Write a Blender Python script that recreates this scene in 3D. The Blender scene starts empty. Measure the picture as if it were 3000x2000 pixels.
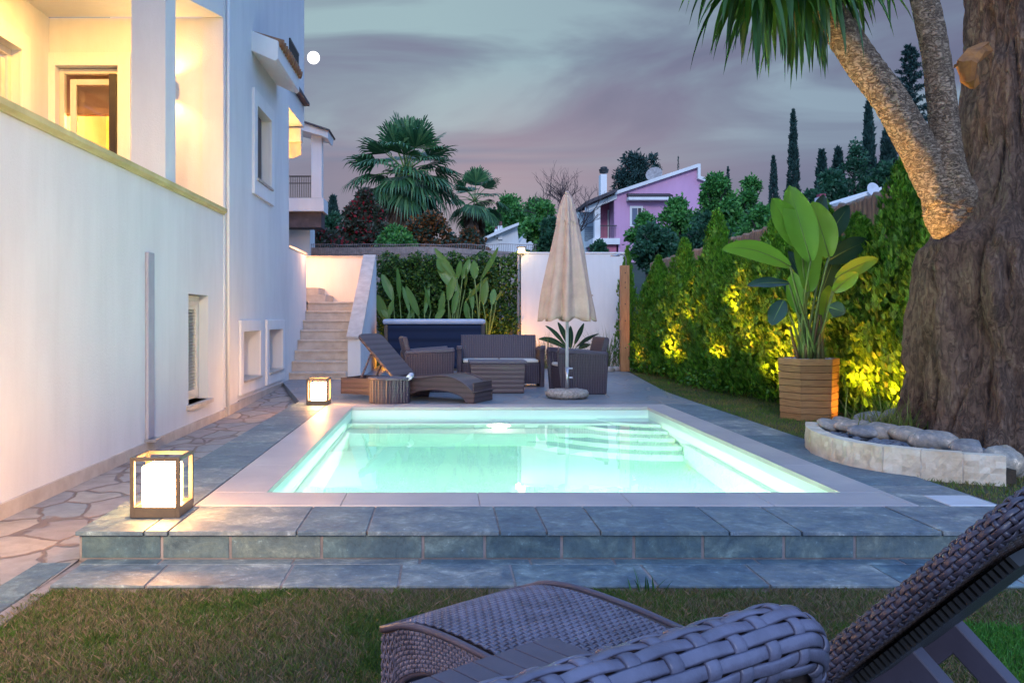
import bpy, math, random
import numpy as np
from mathutils import Vector, Matrix, Euler
R_ = math.radians
rng = np.random.default_rng(7)
random.seed(7)
sc = bpy.context.scene
COL = sc.collection
# ---------------------------------------------------------------- camera
cam_d = bpy.data.cameras.new('camera'); cam = bpy.data.objects.new('camera', cam_d); COL.objects.link(cam)
cam.location = (0, 0, 1.05); cam.rotation_euler = (R_(90), 0, 0)
cam_d.sensor_width = 36; cam_d.lens = 30.61
cam_d.shift_x = 158/2352; cam_d.shift_y = -56/2352
cam_d.clip_start = 0.02; cam_d.clip_end = 3000
sc.camera = cam
# ---------------------------------------------------------------- render / exposure
sc.view_settings.view_transform = 'Standard'; sc.view_settings.look = 'None'
sc.view_settings.exposure = 1.0; sc.view_settings.gamma = 1.0
sc.cycles.use_denoising = True
sc.cycles.max_bounces = 8; sc.cycles.diffuse_bounces = 3; sc.cycles.glossy_bounces = 3
sc.cycles.transmission_bounces = 6; sc.cycles.transparent_max_bounces = 8
sc.cycles.caustics_reflective = False; sc.cycles.caustics_refractive = True
sc.cycles.sample_clamp_indirect = 4.0
SUN_EL, SUN_AZ = R_(24), R_(188)
# ---------------------------------------------------------------- node helpers
def nn(nt, typ, **kw):
    n = nt.nodes.new(typ)
    for k, v in kw.items():
        if k.startswith('i_'):
            key = k[2:].replace('_', ' ')
            n.inputs[key].default_value = v
        else: setattr(n, k, v)
    return n
def ramp(nt, stops, fac):
    r = nt.nodes.new('ShaderNodeValToRGB'); e = r.color_ramp.elements
    while len(e) < len(stops): e.new(0.5)
    for q, (p, c) in zip(e, stops):
        q.position = p; q.color = (c[0], c[1], c[2], 1)
    nt.links.new(fac, r.inputs[0]); return r.outputs[0]
def mth(nt, op, a, b=None, clamp=False):
    m = nt.nodes.new('ShaderNodeMath'); m.operation = op; m.use_clamp = clamp
    for i, x in enumerate((a, b)):
        if x is None: continue
        if isinstance(x, (int, float)): m.inputs[i].default_value = x
        else: nt.links.new(x, m.inputs[i])
    return m.outputs[0]
def mixc(nt, fac, a, b, mode='MIX'):
    m = nt.nodes.new('ShaderNodeMix'); m.data_type = 'RGBA'; m.blend_type = mode
    for idx, x in ((0, fac), (6, a), (7, b)):
        if isinstance(x, (int, float)): m.inputs[idx].default_value = x
        elif isinstance(x, tuple): m.inputs[idx].default_value = (x[0], x[1], x[2], 1)
        else: nt.links.new(x, m.inputs[idx])
    return m.outputs[2]
# ---------------------------------------------------------------- world: dusk sky
w = bpy.data.worlds.new("World"); sc.world = w; w.use_nodes = True
nt = w.node_tree; nt.nodes.clear()
out = nn(nt, 'ShaderNodeOutputWorld')
tc = nn(nt, 'ShaderNodeTexCoord'); sep = nn(nt, 'ShaderNodeSeparateXYZ'); nt.links.new(tc.outputs['Generated'], sep.inputs[0])
sx, sy, sz = sep.outputs
cmb = nn(nt, 'ShaderNodeCombineXYZ')
nt.links.new(sx, cmb.inputs[0]); nt.links.new(sz, cmb.inputs[1]); nt.links.new(mth(nt, 'MULTIPLY', sy, 0.3), cmb.inputs[2])
mp = nn(nt, 'ShaderNodeMapping'); mp.inputs['Rotation'].default_value = (0, 0, R_(-24)); mp.inputs['Scale'].default_value = (2.0, 8.5, 1)
mp.inputs['Location'].default_value = (0.55, 0.35, 0)
nt.links.new(cmb.outputs[0], mp.inputs[0])
n1 = nn(nt, 'ShaderNodeTexNoise', i_Scale=1.0, i_Detail=6.0, i_Roughness=0.5, i_Distortion=0.9); nt.links.new(mp.outputs[0], n1.inputs['Vector'])
n2 = nn(nt, 'ShaderNodeTexNoise', i_Scale=0.55, i_Detail=3.0, i_Roughness=0.5); nt.links.new(cmb.outputs[0], n2.inputs['Vector'])
clouds = ramp(nt, [(0.36, (0.045, 0.045, 0.078)), (0.45, (0.085, 0.078, 0.112)), (0.53, (0.11, 0.14, 0.16)), (0.63, (0.19, 0.275, 0.27))], n1.outputs[0])
base = ramp(nt, [(0.0, (0.20, 0.17, 0.19)), (0.12, (0.19, 0.155, 0.175)), (0.22, (0.125, 0.145, 0.18)), (0.36, (0.085, 0.125, 0.165)), (1.0, (0.08, 0.12, 0.2))], sz)
skyc = mixc(nt, 0.80, base, clouds)
# right hand side of the sky is darker and more violet
side = mth(nt, 'MULTIPLY', mth(nt, 'ADD', sx, 0.02), 1.55, True)
skyc = mixc(nt, side, skyc, mixc(nt, 0.93, skyc, (0.50, 0.46, 0.66), 'MULTIPLY'))
# pink glow low behind the palms, two thin dark cloud bars
pk = mth(nt, 'MULTIPLY', mth(nt, 'SUBTRACT', 1.0, mth(nt, 'MULTIPLY', mth(nt, 'ABSOLUTE', mth(nt, 'SUBTRACT', sx, 0.06)), 3.2), True),
         mth(nt, 'SUBTRACT', 1.0, mth(nt, 'MULTIPLY', mth(nt, 'ABSOLUTE', mth(nt, 'SUBTRACT', sz, 0.155)), 8.0), True))
skyc = mixc(nt, mth(nt, 'MULTIPLY', pk, 0.55), skyc, (0.28, 0.155, 0.145))
bn = nn(nt, 'ShaderNodeTexNoise', i_Scale=3.0, i_Detail=3.0); nt.links.new(tc.outputs['Generated'], bn.inputs['Vector'])
szn = mth(nt, 'ADD', sz, mth(nt, 'MULTIPLY', mth(nt, 'SUBTRACT', bn.outputs[0], 0.5), 0.02))
for zc, amt, wd in ((0.186, 0.5, 190.0), (0.175, 0.5, 210.0)):
    b_ = mth(nt, 'SUBTRACT', 1.0, mth(nt, 'MULTIPLY', mth(nt, 'ABSOLUTE', mth(nt, 'SUBTRACT', szn, zc)), wd), True)
    b_ = mth(nt, 'MULTIPLY', b_, mth(nt, 'SUBTRACT', 1.0, mth(nt, 'MULTIPLY', mth(nt, 'ABSOLUTE', mth(nt, 'ADD', sx, 0.04)), 3.4), True))
    skyc = mixc(nt, mth(nt, 'MULTIPLY', b_, amt), skyc, (0.075, 0.085, 0.125))
# the twilight half of the sky: overhead and behind the viewer it is a brighter blue
bk = mth(nt, 'MULTIPLY', mth(nt, 'SUBTRACT', 0.62, sy), 1.5, True)
up = mth(nt, 'MULTIPLY', mth(nt, 'SUBTRACT', sz, 0.42), 2.5, True)
f = mth(nt, 'MAXIMUM', bk, up)
skyc = mixc(nt, 0.18, skyc, (0.15, 0.15, 0.18))
skyc = mixc(nt, f, skyc, (0.225, 0.40, 0.80))
bg = nn(nt, 'ShaderNodeBackground', i_Strength=1.0); nt.links.new(skyc, bg.inputs[0])
nish = nn(nt, 'ShaderNodeTexSky'); nish.sky_type = 'NISHITA'; nish.sun_disc = False
nish.sun_elevation = SUN_EL; nish.sun_rotation = SUN_AZ; nish.air_density = 1.0; nish.dust_density = 0.6; nish.ozone_density = 4.0
bg2 = nn(nt, 'ShaderNodeBackground', i_Strength=0.006); nt.links.new(nish.outputs[0], bg2.inputs[0])
ad = nn(nt, 'ShaderNodeAddShader'); nt.links.new(bg.outputs[0], ad.inputs[0]); nt.links.new(bg2.outputs[0], ad.inputs[1])
nt.links.new(ad.outputs[0], out.inputs[0])
# soft last light of the day from behind the camera
sd = bpy.data.lights.new('sun', 'SUN'); sun = bpy.data.objects.new('sun', sd); COL.objects.link(sun)
sd.energy = 0.55; sd.angle = R_(15); sd.color = (0.92, 0.92, 1.0)
dv = Vector((math.sin(SUN_AZ)*math.cos(SUN_EL), math.cos(SUN_AZ)*math.cos(SUN_EL), math.sin(SUN_EL)))
sun.rotation_euler = dv.to_track_quat('Z', 'Y').to_euler()
def lamp(name, typ, loc, energy, color, size=0.05, aim=None, **kw):
    d = bpy.data.lights.new(name, typ); o = bpy.data.objects.new(name, d); COL.objects.link(o)
    d.energy = energy; d.color = color; o.location = loc
    if typ == 'AREA': d.size = size
    else: d.shadow_soft_size = size
    for k, v in kw.items(): setattr(d, k, v)
    if aim is not None: o.rotation_euler = (Vector(loc) - Vector(aim)).to_track_quat('Z', 'Y').to_euler()
    return o
# ---------------------------------------------------------------- geometry helpers
def W(px, py, Y): return (px-1018)*Y/2000.0, Y, 1.05-(py-728)*Y/2000.0
class MB:
    def __init__(s): s.v = []; s.f = []
    def add(s, vs, fs):
        n = len(s.v); s.v.extend([tuple(map(float, q)) for q in vs]); s.f.extend([tuple(int(i)+n for i in q) for q in fs]); return s
    def box(s, x0, x1, y0, y1, z0, z1):
        return s.add([(x0,y0,z0),(x1,y0,z0),(x1,y1,z0),(x0,y1,z0),(x0,y0,z1),(x1,y0,z1),(x1,y1,z1),(x0,y1,z1)],
                     [(0,3,2,1),(4,5,6,7),(0,1,5,4),(1,2,6,5),(2,3,7,6),(3,0,4,7)])
    def prism(s, poly, axis, a, b):
        def P(p, t): return {'x': (t, p[0], p[1]), 'y': (p[0], t, p[1]), 'z': (p[0], p[1], t)}[axis]
        n = len(poly)
        ar = sum(poly[i][0]*poly[(i+1)%n][1]-poly[(i+1)%n][0]*poly[i][1] for i in range(n))
        if (ar < 0) != (axis == 'y'): poly = poly[::-1]
        if a > b: a, b = b, a
        vs = [P(p, a) for p in poly]+[P(p, b) for p in poly]
        fs = [tuple(range(n-1, -1, -1)), tuple(range(n, 2*n))]+[(i, (i+1)%n, (i+1)%n+n, i+n) for i in range(n)]
        return s.add(vs, fs)
    def tube(s, pts, rad, n=8, cap=True, squash=None):
        pts = [Vector(p) for p in pts]; m = len(pts)
        if isinstance(rad, (int, float)): rad = [rad]*m
        vs = []; ref = None
        for i, p in enumerate(pts):
            t = (pts[min(i+1, m-1)]-pts[max(i-1, 0)]).normalized()
            if ref is None: ref = t.orthogonal().normalized()
            ref = (ref - t*ref.dot(t)).normalized(); b = t.cross(ref)
            for k in range(n):
                a = 2*math.pi*k/n; vs.append(p+(ref*math.cos(a)+b*math.sin(a))*rad[i])
        fs = [(i*n+k, i*n+(k+1)%n, (i+1)*n+(k+1)%n, (i+1)*n+k) for i in range(m-1) for k in range(n)]
        if cap: fs += [tuple(range(n-1, -1, -1)), tuple((m-1)*n+k for k in range(n))]
        return s.add(vs, fs)
    def lathe(s, prof, c=(0,0,0), n=24):
        vs = [(c[0]+r*math.cos(2*math.pi*k/n), c[1]+r*math.sin(2*math.pi*k/n), c[2]+z) for r, z in prof for k in range(n)]
        m = len(prof)
        fs = [(i*n+k, i*n+(k+1)%n, (i+1)*n+(k+1)%n, (i+1)*n+k) for i in range(m-1) for k in range(n)]
        fs += [tuple(range(n-1, -1, -1)), tuple((m-1)*n+k for k in range(n))]
        return s.add(vs, fs)
    def grid(s, pts, nu, nv):
        return s.add(pts, [(i*nv+j, (i+1)*nv+j, (i+1)*nv+j+1, i*nv+j+1) for i in range(nu-1) for j in range(nv-1)])
def link(o):
    COL.objects.link(o); return o
def part(name, mb, mat, parent=None, bevel=0, smooth=False, world=True, origin=None, vals=None):
    """one mesh object; coordinates are world coordinates unless world=False (then the parent's own)."""
    off = Vector((0, 0, 0))
    if parent is not None and world:
        p = parent
        while p is not None: off += p.location; p = p.parent
    if origin is not None: off = Vector(origin)
    me = bpy.data.meshes.new(name)
    if isinstance(mb, MB): V, F = mb.v, mb.f
    else: V, F = mb
    V = np.asarray(V, dtype=float) - np.array(off)
    me.from_pydata(V.tolist(), [], F if isinstance(F, list) else F.tolist()); me.update()
    if smooth: me.polygons.foreach_set('use_smooth', [True]*len(me.polygons))
    me.materials.append(mat)
    o = link(bpy.data.objects.new(name, me)); o.parent = parent
    if origin is not None: o.location = off
    if bevel:
        b = o.modifiers.new('bevel', 'BEVEL'); b.width = bevel; b.segments = 2; b.limit_method = 'ANGLE'; b.angle_limit = R_(40)
    if smooth == 'auto': pass
    return o
def thing(name, label, cat, loc=(0,0,0), rz=0, group=None):
    o = link(bpy.data.objects.new(name, None)); o.location = loc; o.rotation_euler = (0, 0, rz); o.empty_display_size = 0.1
    o['label'] = label; o['category'] = cat
    if group: o['group'] = group
    return o
def tag(o, label, cat, group=None, kind=None):
    o['label'] = label; o['category'] = cat
    if group: o['group'] = group
    if kind: o['kind'] = kind
    return o
def struct(o): o['kind'] = 'structure'; return o
KIDS = {}
def kids(o): return [c for c in bpy.data.objects if c.parent is o]
def dup(root, loc, rz, label, scale=None):
    def cp(o, par):
        c = link(o.copy()); c.parent = par
        for k in kids(o):
            if k is not c: cp(k, c)
        return c
    src = kids(root)
    r = link(root.copy()); r.location = loc; r.rotation_euler = (0, 0, rz); r['label'] = label
    if scale: r.scale = scale
    for k in src: cp(k, r)
    return r
# ---------------------------------------------------------------- materials
def newmat(name):
    m = bpy.data.materials.new(name); m.use_nodes = True; nt = m.node_tree
    return m, nt, nt.nodes['Principled BSDF'], nt.nodes['Material Output']
def bump(nt, bs, h, strength, dist=0.01, prev=None):
    b = nn(nt, 'ShaderNodeBump', i_Strength=strength, i_Distance=dist); nt.links.new(h, b.inputs['Height'])
    if prev is not None: nt.links.new(prev, b.inputs['Normal'])
    nt.links.new(b.outputs[0], bs.inputs['Normal']); return b.outputs[0]
def pm(name, c1, c2=None, scale=4, rough=0.6, b=0.0, bscale=60, stretch=(1,1,1), spec=None, metal=0, detail=6, lo=0.35, hi=0.65, coords='Object'):
    m, nt, bs, _ = newmat(name); bs.inputs['Roughness'].default_value = rough; bs.inputs['Metallic'].default_value = metal
    if spec is not None: bs.inputs['Specular IOR Level'].default_value = spec
    tc = nn(nt, 'ShaderNodeTexCoord'); mp = nn(nt, 'ShaderNodeMapping'); mp.inputs['Scale'].default_value = stretch
    nt.links.new(tc.outputs[coords], mp.inputs[0])
    if c2 is None: c2 = tuple(x*0.86 for x in c1)
    n = nn(nt, 'ShaderNodeTexNoise', i_Scale=scale, i_Detail=detail, i_Roughness=0.6); nt.links.new(mp.outputs[0], n.inputs['Vector'])
    nt.links.new(ramp(nt, [(lo, c1), (hi, c2)], n.outputs[0]), bs.inputs['Base Color'])
    if b:
        n2 = nn(nt, 'ShaderNodeTexNoise', i_Scale=bscale, i_Detail=5.0); nt.links.new(mp.outputs[0], n2.inputs['Vector'])
        bump(nt, bs, n2.outputs[0], b)
    return m
def leafmat(name, stops, rough=0.45, trans=0.35):
    m, nt, bs, out = newmat(name); bs.inputs['Roughness'].default_value = rough
    g = nn(nt, 'ShaderNodeNewGeometry')
    c = ramp(nt, stops, g.outputs['Random Per Island']); nt.links.new(c, bs.inputs['Base Color'])
    tr = nn(nt, 'ShaderNodeBsdfTranslucent'); nt.links.new(c, tr.inputs[0])
    mx = nn(nt, 'ShaderNodeMixShader', i_Fac=trans) if False else nt.nodes.new('ShaderNodeMixShader')
    mx.inputs[0].default_value = trans
    nt.links.new(bs.outputs[0], mx.inputs[1]); nt.links.new(tr.outputs[0], mx.inputs[2]); nt.links.new(mx.outputs[0], out.inputs[0])
    return m
def emat(name, col, s):
    m, nt, bs, out = newmat(name); nt.nodes.remove(bs)
    e = nn(nt, 'ShaderNodeEmission', i_Strength=s); e.inputs[0].default_value = (*col, 1); nt.links.new(e.outputs[0], out.inputs[0]); return m
def ribmat(name, c, freq, axis='X', rough=0.5, strength=0.6):
    m, nt, bs, _ = newmat(name); bs.inputs['Roughness'].default_value = rough
    tc = nn(nt, 'ShaderNodeTexCoord'); wv = nn(nt, 'ShaderNodeTexWave', i_Scale=freq); wv.bands_direction = axis; wv.wave_profile = 'SIN'
    nt.links.new(tc.outputs['Object'], wv.inputs[0])
    w2 = nn(nt, 'ShaderNodeTexWave', i_Scale=freq*0.9); w2.bands_direction = 'Z'; nt.links.new(tc.outputs['Object'], w2.inputs[0])
    h = mth(nt, 'ADD', wv.outputs['Fac'], mth(nt, 'MULTIPLY', w2.outputs['Fac'], 0.25))
    nt.links.new(ramp(nt, [(0.0, tuple(x*0.55 for x in c)), (0.7, c)], h), bs.inputs['Base Color'])
    bump(nt, bs, h, strength, 0.008); return m
def woodmat(name, c1, c2, axis=(1, 14, 14), rough=0.55):
    return pm(name, c1, c2, scale=3.0, rough=rough, b=0.25, bscale=9, stretch=axis, lo=0.3, hi=0.7)
def crazymat(name, cols, grout, scale, stretch=(1,1,1), rough=0.55):
    m, nt, bs, _ = newmat(name); bs.inputs['Roughness'].default_value = rough
    tc = nn(nt, 'ShaderNodeTexCoord'); mp = nn(nt, 'ShaderNodeMapping'); mp.inputs['Scale'].default_value = stretch; nt.links.new(tc.outputs['Object'], mp.inputs[0])
    dn = nn(nt, 'ShaderNodeTexNoise', i_Scale=3.5, i_Detail=3.0); nt.links.new(mp.outputs[0], dn.inputs['Vector'])
    vm = nn(nt, 'ShaderNodeVectorMath', operation='SCALE'); nt.links.new(dn.outputs['Color'], vm.inputs[0]); vm.inputs['Scale'].default_value = 0.16
    va = nn(nt, 'ShaderNodeVectorMath', operation='ADD'); nt.links.new(mp.outputs[0], va.inputs[0]); nt.links.new(vm.outputs[0], va.inputs[1])
    ve = nn(nt, 'ShaderNodeTexVoronoi', feature='DISTANCE_TO_EDGE', i_Scale=scale); nt.links.new(va.outputs[0], ve.inputs['Vector'])
    vc = nn(nt, 'ShaderNodeTexVoronoi', feature='F1', i_Scale=scale); nt.links.new(va.outputs[0], vc.inputs['Vector'])
    sepc = nn(nt, 'ShaderNodeSeparateColor'); nt.links.new(vc.outputs['Color'], sepc.inputs[0])
    c = ramp(nt, [(i/(len(cols)-1), q) for i, q in enumerate(cols)], sepc.outputs[0])
    n = nn(nt, 'ShaderNodeTexNoise', i_Scale=9.0, i_Detail=8.0, i_Roughness=0.65); nt.links.new(tc.outputs['Object'], n.inputs['Vector'])
    c = mixc(nt, 0.55, c, ramp(nt, [(0.3, (0.5, 0.5, 0.5)), (0.7, (1.25, 1.25, 1.25))], n.outputs[0]), 'MULTIPLY')
    e = ramp(nt, [(0.018, (0, 0, 0)), (0.05, (1, 1, 1))], ve.outputs[0])
    nt.links.new(mixc(nt, e, grout, c), bs.inputs['Base Color'])
    h = mth(nt, 'ADD', mth(nt, 'MULTIPLY', e, 1.0), mth(nt, 'MULTIPLY', n.outputs[0], 0.5))
    bump(nt, bs, h, 0.8, 0.012); return m
def slatemat(name, stops, rough=0.55, perobj=False):
    m, nt, bs, _ = newmat(name)
    g = nn(nt, 'ShaderNodeNewGeometry'); tc = nn(nt, 'ShaderNodeTexCoord')
    if perobj: g = nn(nt, 'ShaderNodeObjectInfo')
    c = ramp(nt, stops, g.outputs['Random' if perobj else 'Random Per Island'])
    n = nn(nt, 'ShaderNodeTexNoise', i_Scale=5.0, i_Detail=9.0, i_Roughness=0.68, i_Distortion=0.6); nt.links.new(tc.outputs['Object'], n.inputs['Vector'])
    n3 = nn(nt, 'ShaderNodeTexNoise', i_Scale=24.0, i_Detail=8.0, i_Roughness=0.75); nt.links.new(tc.outputs['Object'], n3.inputs['Vector'])
    c = mixc(nt, 1.0, c, ramp(nt, [(0.33, (0.5, 0.58, 0.68)), (0.47, (0.92, 0.96, 1)), (0.54, (1.15, 1.1, 1.02)), (0.66, (2.1, 1.9, 1.65))], n.outputs[0]), 'MULTIPLY')
    c = mixc(nt, 0.8, c, ramp(nt, [(0.36, (0.55, 0.58, 0.6)), (0.6, (1.05, 1.05, 1.05)), (0.72, (3.0, 3.0, 3.0))], n3.outputs[0]), 'MULTIPLY')
    nt.links.new(c, bs.inputs['Base Color'])
    nt.links.new(mth(nt, 'ADD', mth(nt, 'MULTIPLY', n.outputs[0], 0.4), rough-0.2), bs.inputs['Roughness'])
    bump(nt, bs, mth(nt, 'ADD', n.outputs[0], mth(nt, 'MULTIPLY', n3.outputs[0], 0.35)), 0.55, 0.012); return m

M = {}
def stucco(name, c):
    m, nt, bs, _ = newmat(name); bs.inputs['Roughness'].default_value = 0.85
    tc = nn(nt, 'ShaderNodeTexCoord')
    n = nn(nt, 'ShaderNodeTexNoise', i_Scale=1.3, i_Detail=6.0, i_Roughness=0.6)
    mp = nn(nt, 'ShaderNodeMapping'); mp.inputs['Scale'].default_value = (1, 1, 0.35); nt.links.new(tc.outputs['Object'], mp.inputs[0]); nt.links.new(mp.outputs[0], n.inputs['Vector'])
    m2 = nn(nt, 'ShaderNodeMapping'); m2.inputs['Scale'].default_value = (4.5, 4.5, .22); nt.links.new(tc.outputs['Object'], m2.inputs[0])
    n9 = nn(nt, 'ShaderNodeTexNoise', i_Scale=1.6, i_Detail=7.0, i_Roughness=0.7); nt.links.new(m2.outputs[0], n9.inputs['Vector'])
    cc = ramp(nt, [(0.3, tuple(x*0.86 for x in c)), (0.62, c)], n.outputs[0])
    nt.links.new(mixc(nt, .16, cc, ramp(nt, [(0.33, (.80, .79, .76)), (.5, (1, 1, 1))], n9.outputs[0]), 'MULTIPLY'), bs.inputs['Base Color'])
    n2 = nn(nt, 'ShaderNodeTexNoise', i_Scale=55.0, i_Detail=5.0, i_Roughness=0.7); nt.links.new(tc.outputs['Object'], n2.inputs['Vector'])
    bump(nt, bs, mth(nt, 'ADD', n2.outputs[0], mth(nt, 'MULTIPLY', n.outputs[0], 2.0)), 0.45, 0.01); return m
M['stucco'] = stucco('white_stucco', (0.74, 0.74, 0.73))
M['trim'] = stucco('trim_plaster', (0.80, 0.79, 0.77))
M['pinkwall'] = stucco('pink_render', (0.66, 0.36, 0.54))
M['pinkdark'] = stucco('pink_render_porch', (0.55, 0.18, 0.26))
M['marble'] = pm('beige_marble', (0.56, 0.50, 0.44), (0.42, 0.36, 0.31), 6, 0.4, 0.08, 40)
M['capstone'] = pm('cap_stone', (0.62, 0.54, 0.26), (0.46, 0.40, 0.18), 3, 0.6, 0.15, 60)
M['coping'] = pm('pool_coping', (0.46, 0.42, 0.42), (0.37, 0.34, 0.355), 2.2, 0.42, 0.12, 70)
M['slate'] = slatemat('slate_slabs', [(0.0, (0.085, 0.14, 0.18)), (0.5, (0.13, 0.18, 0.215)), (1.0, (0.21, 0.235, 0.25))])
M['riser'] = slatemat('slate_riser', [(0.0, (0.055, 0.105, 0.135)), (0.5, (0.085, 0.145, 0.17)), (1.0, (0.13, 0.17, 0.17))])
M['grout'] = pm('mortar', (0.27, 0.24, 0.25), (0.17, 0.15, 0.15), 12, 0.9, 0.3)
M['flag'] = crazymat('flagstone_path', [(0.26, 0.23, 0.23), (0.34, 0.29, 0.27), (0.24, 0.26, 0.28), (0.42, 0.35, 0.29), (0.30, 0.27, 0.27)], (0.17, 0.125, 0.11), 2.9, (1.15, 0.8, 1))
M['patio'] = crazymat('slate_patio', [(0.12, 0.17, 0.22), (0.19, 0.23, 0.27), (0.15, 0.19, 0.24), (0.24, 0.26, 0.28), (0.13, 0.18, 0.23)], (0.24, 0.22, 0.23), 2.0, (1.1, 0.8, 1), 0.4)
M['soil'] = pm('soil', (0.06, 0.045, 0.03), (0.03, 0.025, 0.018), 8, 0.95, 0.6, 30)
M['lawn'] = pm('lawn_ground', (0.035, 0.05, 0.015), (0.06, 0.05, 0.03), 3, 0.95, 0.8, 90)
M['hill'] = pm('hill_scrub', (0.03, 0.05, 0.03), (0.02, 0.03, 0.025), 0.6, 0.95, 0.5, 4)
M['frame_w'] = pm('white_frame', (0.70, 0.66, 0.56), (0.62, 0.58, 0.48), 5, 0.35)
M['black'] = pm('black_metal', (0.02, 0.02, 0.022), (0.03, 0.03, 0.03), 8, 0.45)
M['shutter'] = pm('dark_shutter', (0.025, 0.022, 0.03), (0.04, 0.03, 0.03), 8, 0.4)
M['wicker'] = pm('wicker_strand', (0.155, 0.15, 0.215), (0.085, 0.08, 0.118), 14, 0.36, 0.12, 160)
M['wicker_dark'] = pm('wicker_back', (0.085, 0.062, 0.06), (0.045, 0.034, 0.036), 20, 0.6, 0.2, 120)
M['plastic'] = pm('taupe_plastic', (0.085, 0.078, 0.115), (0.07, 0.063, 0.095), 12, 0.45, 0.06, 200)
M['rib'] = ribmat('ribbed_resin', (0.055, 0.044, 0.068), 9, 'X')
M['ribY'] = ribmat('ribbed_resin_side', (0.055, 0.044, 0.068), 9, 'Y')
M['smoothres'] = ribmat('lounger_resin', (0.08, 0.058, 0.068), 5, 'Z', 0.38, 0.25)
M['cushion'] = pm('pale_cushion', (0.62, 0.60, 0.55), None, 10, 0.8, 0.1, 90)
M['towel'] = pm('white_towel', (0.72, 0.72, 0.78), (0.6, 0.6, 0.66), 30, 0.95, 0.5, 220)
M['canvas'] = pm('beige_canvas', (0.60, 0.42, 0.34), (0.47, 0.33, 0.27), 5, 0.85, 0.15, 180)
M['pole'] = pm('white_pole', (0.7, 0.7, 0.74), None, 8, 0.35)
M['stonebase'] = pm('speckled_stone', (0.46, 0.42, 0.38), (0.20, 0.18, 0.17), 28, 0.9, 0.8, 40, detail=8)
M['tub'] = ribmat('tub_panel', (0.012, 0.024, 0.062), 1.6, 'Z', 0.4, 0.15)
M['tub'].node_tree.nodes['Principled BSDF'].inputs['Specular IOR Level'].default_value = .15; M['tub'].node_tree.nodes['Principled BSDF'].inputs['Roughness'].default_value = .7
M['duct'] = pm('duct_paint', (0.36, 0.37, 0.44), None, 4, .7)
M['tubtop'] = pm('tub_cover', (0.42, 0.48, 0.60), None, 5, 0.45, 0.05, 60)
def boardmat():
    m, nt, bs, _ = newmat('planter_boards'); bs.inputs['Roughness'].default_value = .6
    oi = nn(nt, 'ShaderNodeObjectInfo'); tc = nn(nt, 'ShaderNodeTexCoord'); mp = nn(nt, 'ShaderNodeMapping'); mp.inputs['Scale'].default_value = (5, 5, 60); nt.links.new(tc.outputs['Object'], mp.inputs[0])
    n = nn(nt, 'ShaderNodeTexNoise', i_Scale=1.5, i_Detail=6.0); nt.links.new(mp.outputs[0], n.inputs['Vector'])
    c = ramp(nt, [(0, (.22, .125, .05)), (.5, (.32, .19, .085)), (1, (.27, .15, .06))], oi.outputs['Random'])
    nt.links.new(mixc(nt, .7, c, ramp(nt, [(.3, (.55, .5, .45)), (.65, (1.15, 1.15, 1.15))], n.outputs[0]), 'MULTIPLY'), bs.inputs['Base Color']); bump(nt, bs, n.outputs[0], .3, .004); return m
M['wood'] = boardmat()
M['post'] = woodmat('shower_post', (0.46, 0.22, 0.09), (0.30, 0.13, 0.05), (14, 14, 1.5))
M['fence'] = woodmat('fence_wood', (0.30, 0.19, 0.12), (0.17, 0.105, 0.07), (8, 8, 1.2))
M['steel'] = pm('brushed_steel', (0.5, 0.5, 0.53), None, 20, 0.3, 0, metal=0.9)
M['wicker_rim_shaded'] = pm('wicker_rim_shaded', (0.075, 0.068, 0.098), (0.04, 0.035, 0.048), 14, 0.32, 0.12, 160)  # darker copy of the wicker, part of the rim's shade is in its colour
M['limemortar'] = pm('pale_mortar', (0.62, 0.58, 0.52), (0.5, 0.46, 0.4), 9, .9, .4, 40)
M['limestone'] = pm('split_limestone', (0.74, 0.68, 0.56), (0.56, 0.45, 0.32), 4.5, 0.85, 1.0, 26, detail=12)
M['rock'] = slatemat('river_stone', [(0.0, (0.40, 0.35, 0.29)), (0.4, (0.30, 0.25, 0.21)), (0.7, (0.20, 0.20, 0.21)), (1.0, (0.44, 0.38, 0.31))], 0.7, True)
M['rockfar'] = pm('pale_rock', (0.4, 0.36, 0.34), (0.24, 0.21, 0.2), 9, 0.9, 0.6, 20)
M['terracotta'] = pm('terracotta', (0.36, 0.17, 0.08), (0.22, 0.10, 0.05), 12, 0.8, 0.3, 40)
M['darktile'] = pm('dark_roof_tile', (0.10, 0.08, 0.085), (0.06, 0.05, 0.055), 5, 0.8, 0.4, 20)
M['bronze'] = pm('bronze_frame', (0.10, 0.075, 0.055), (0.07, 0.055, 0.045), 10, 0.4, 0.05, 100)
M['lantern'] = emat('lantern_diffuser', (1.0, 0.47, 0.15), 46.0)
M['moon'] = emat('moon_surface', (1.0, 0.96, 0.93), 1.6)
M['poolwall'] = pm('pool_shell', (0.66, 0.77, 0.76), (0.62, 0.74, 0.73), 1.2, 0.5)
M['poollight'] = emat('pool_lamp', (1.0, 0.92, 0.62), 9.0)
M['white'] = pm('white_plastic', (0.62, 0.63, 0.66), None, 6, 0.45)
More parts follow.
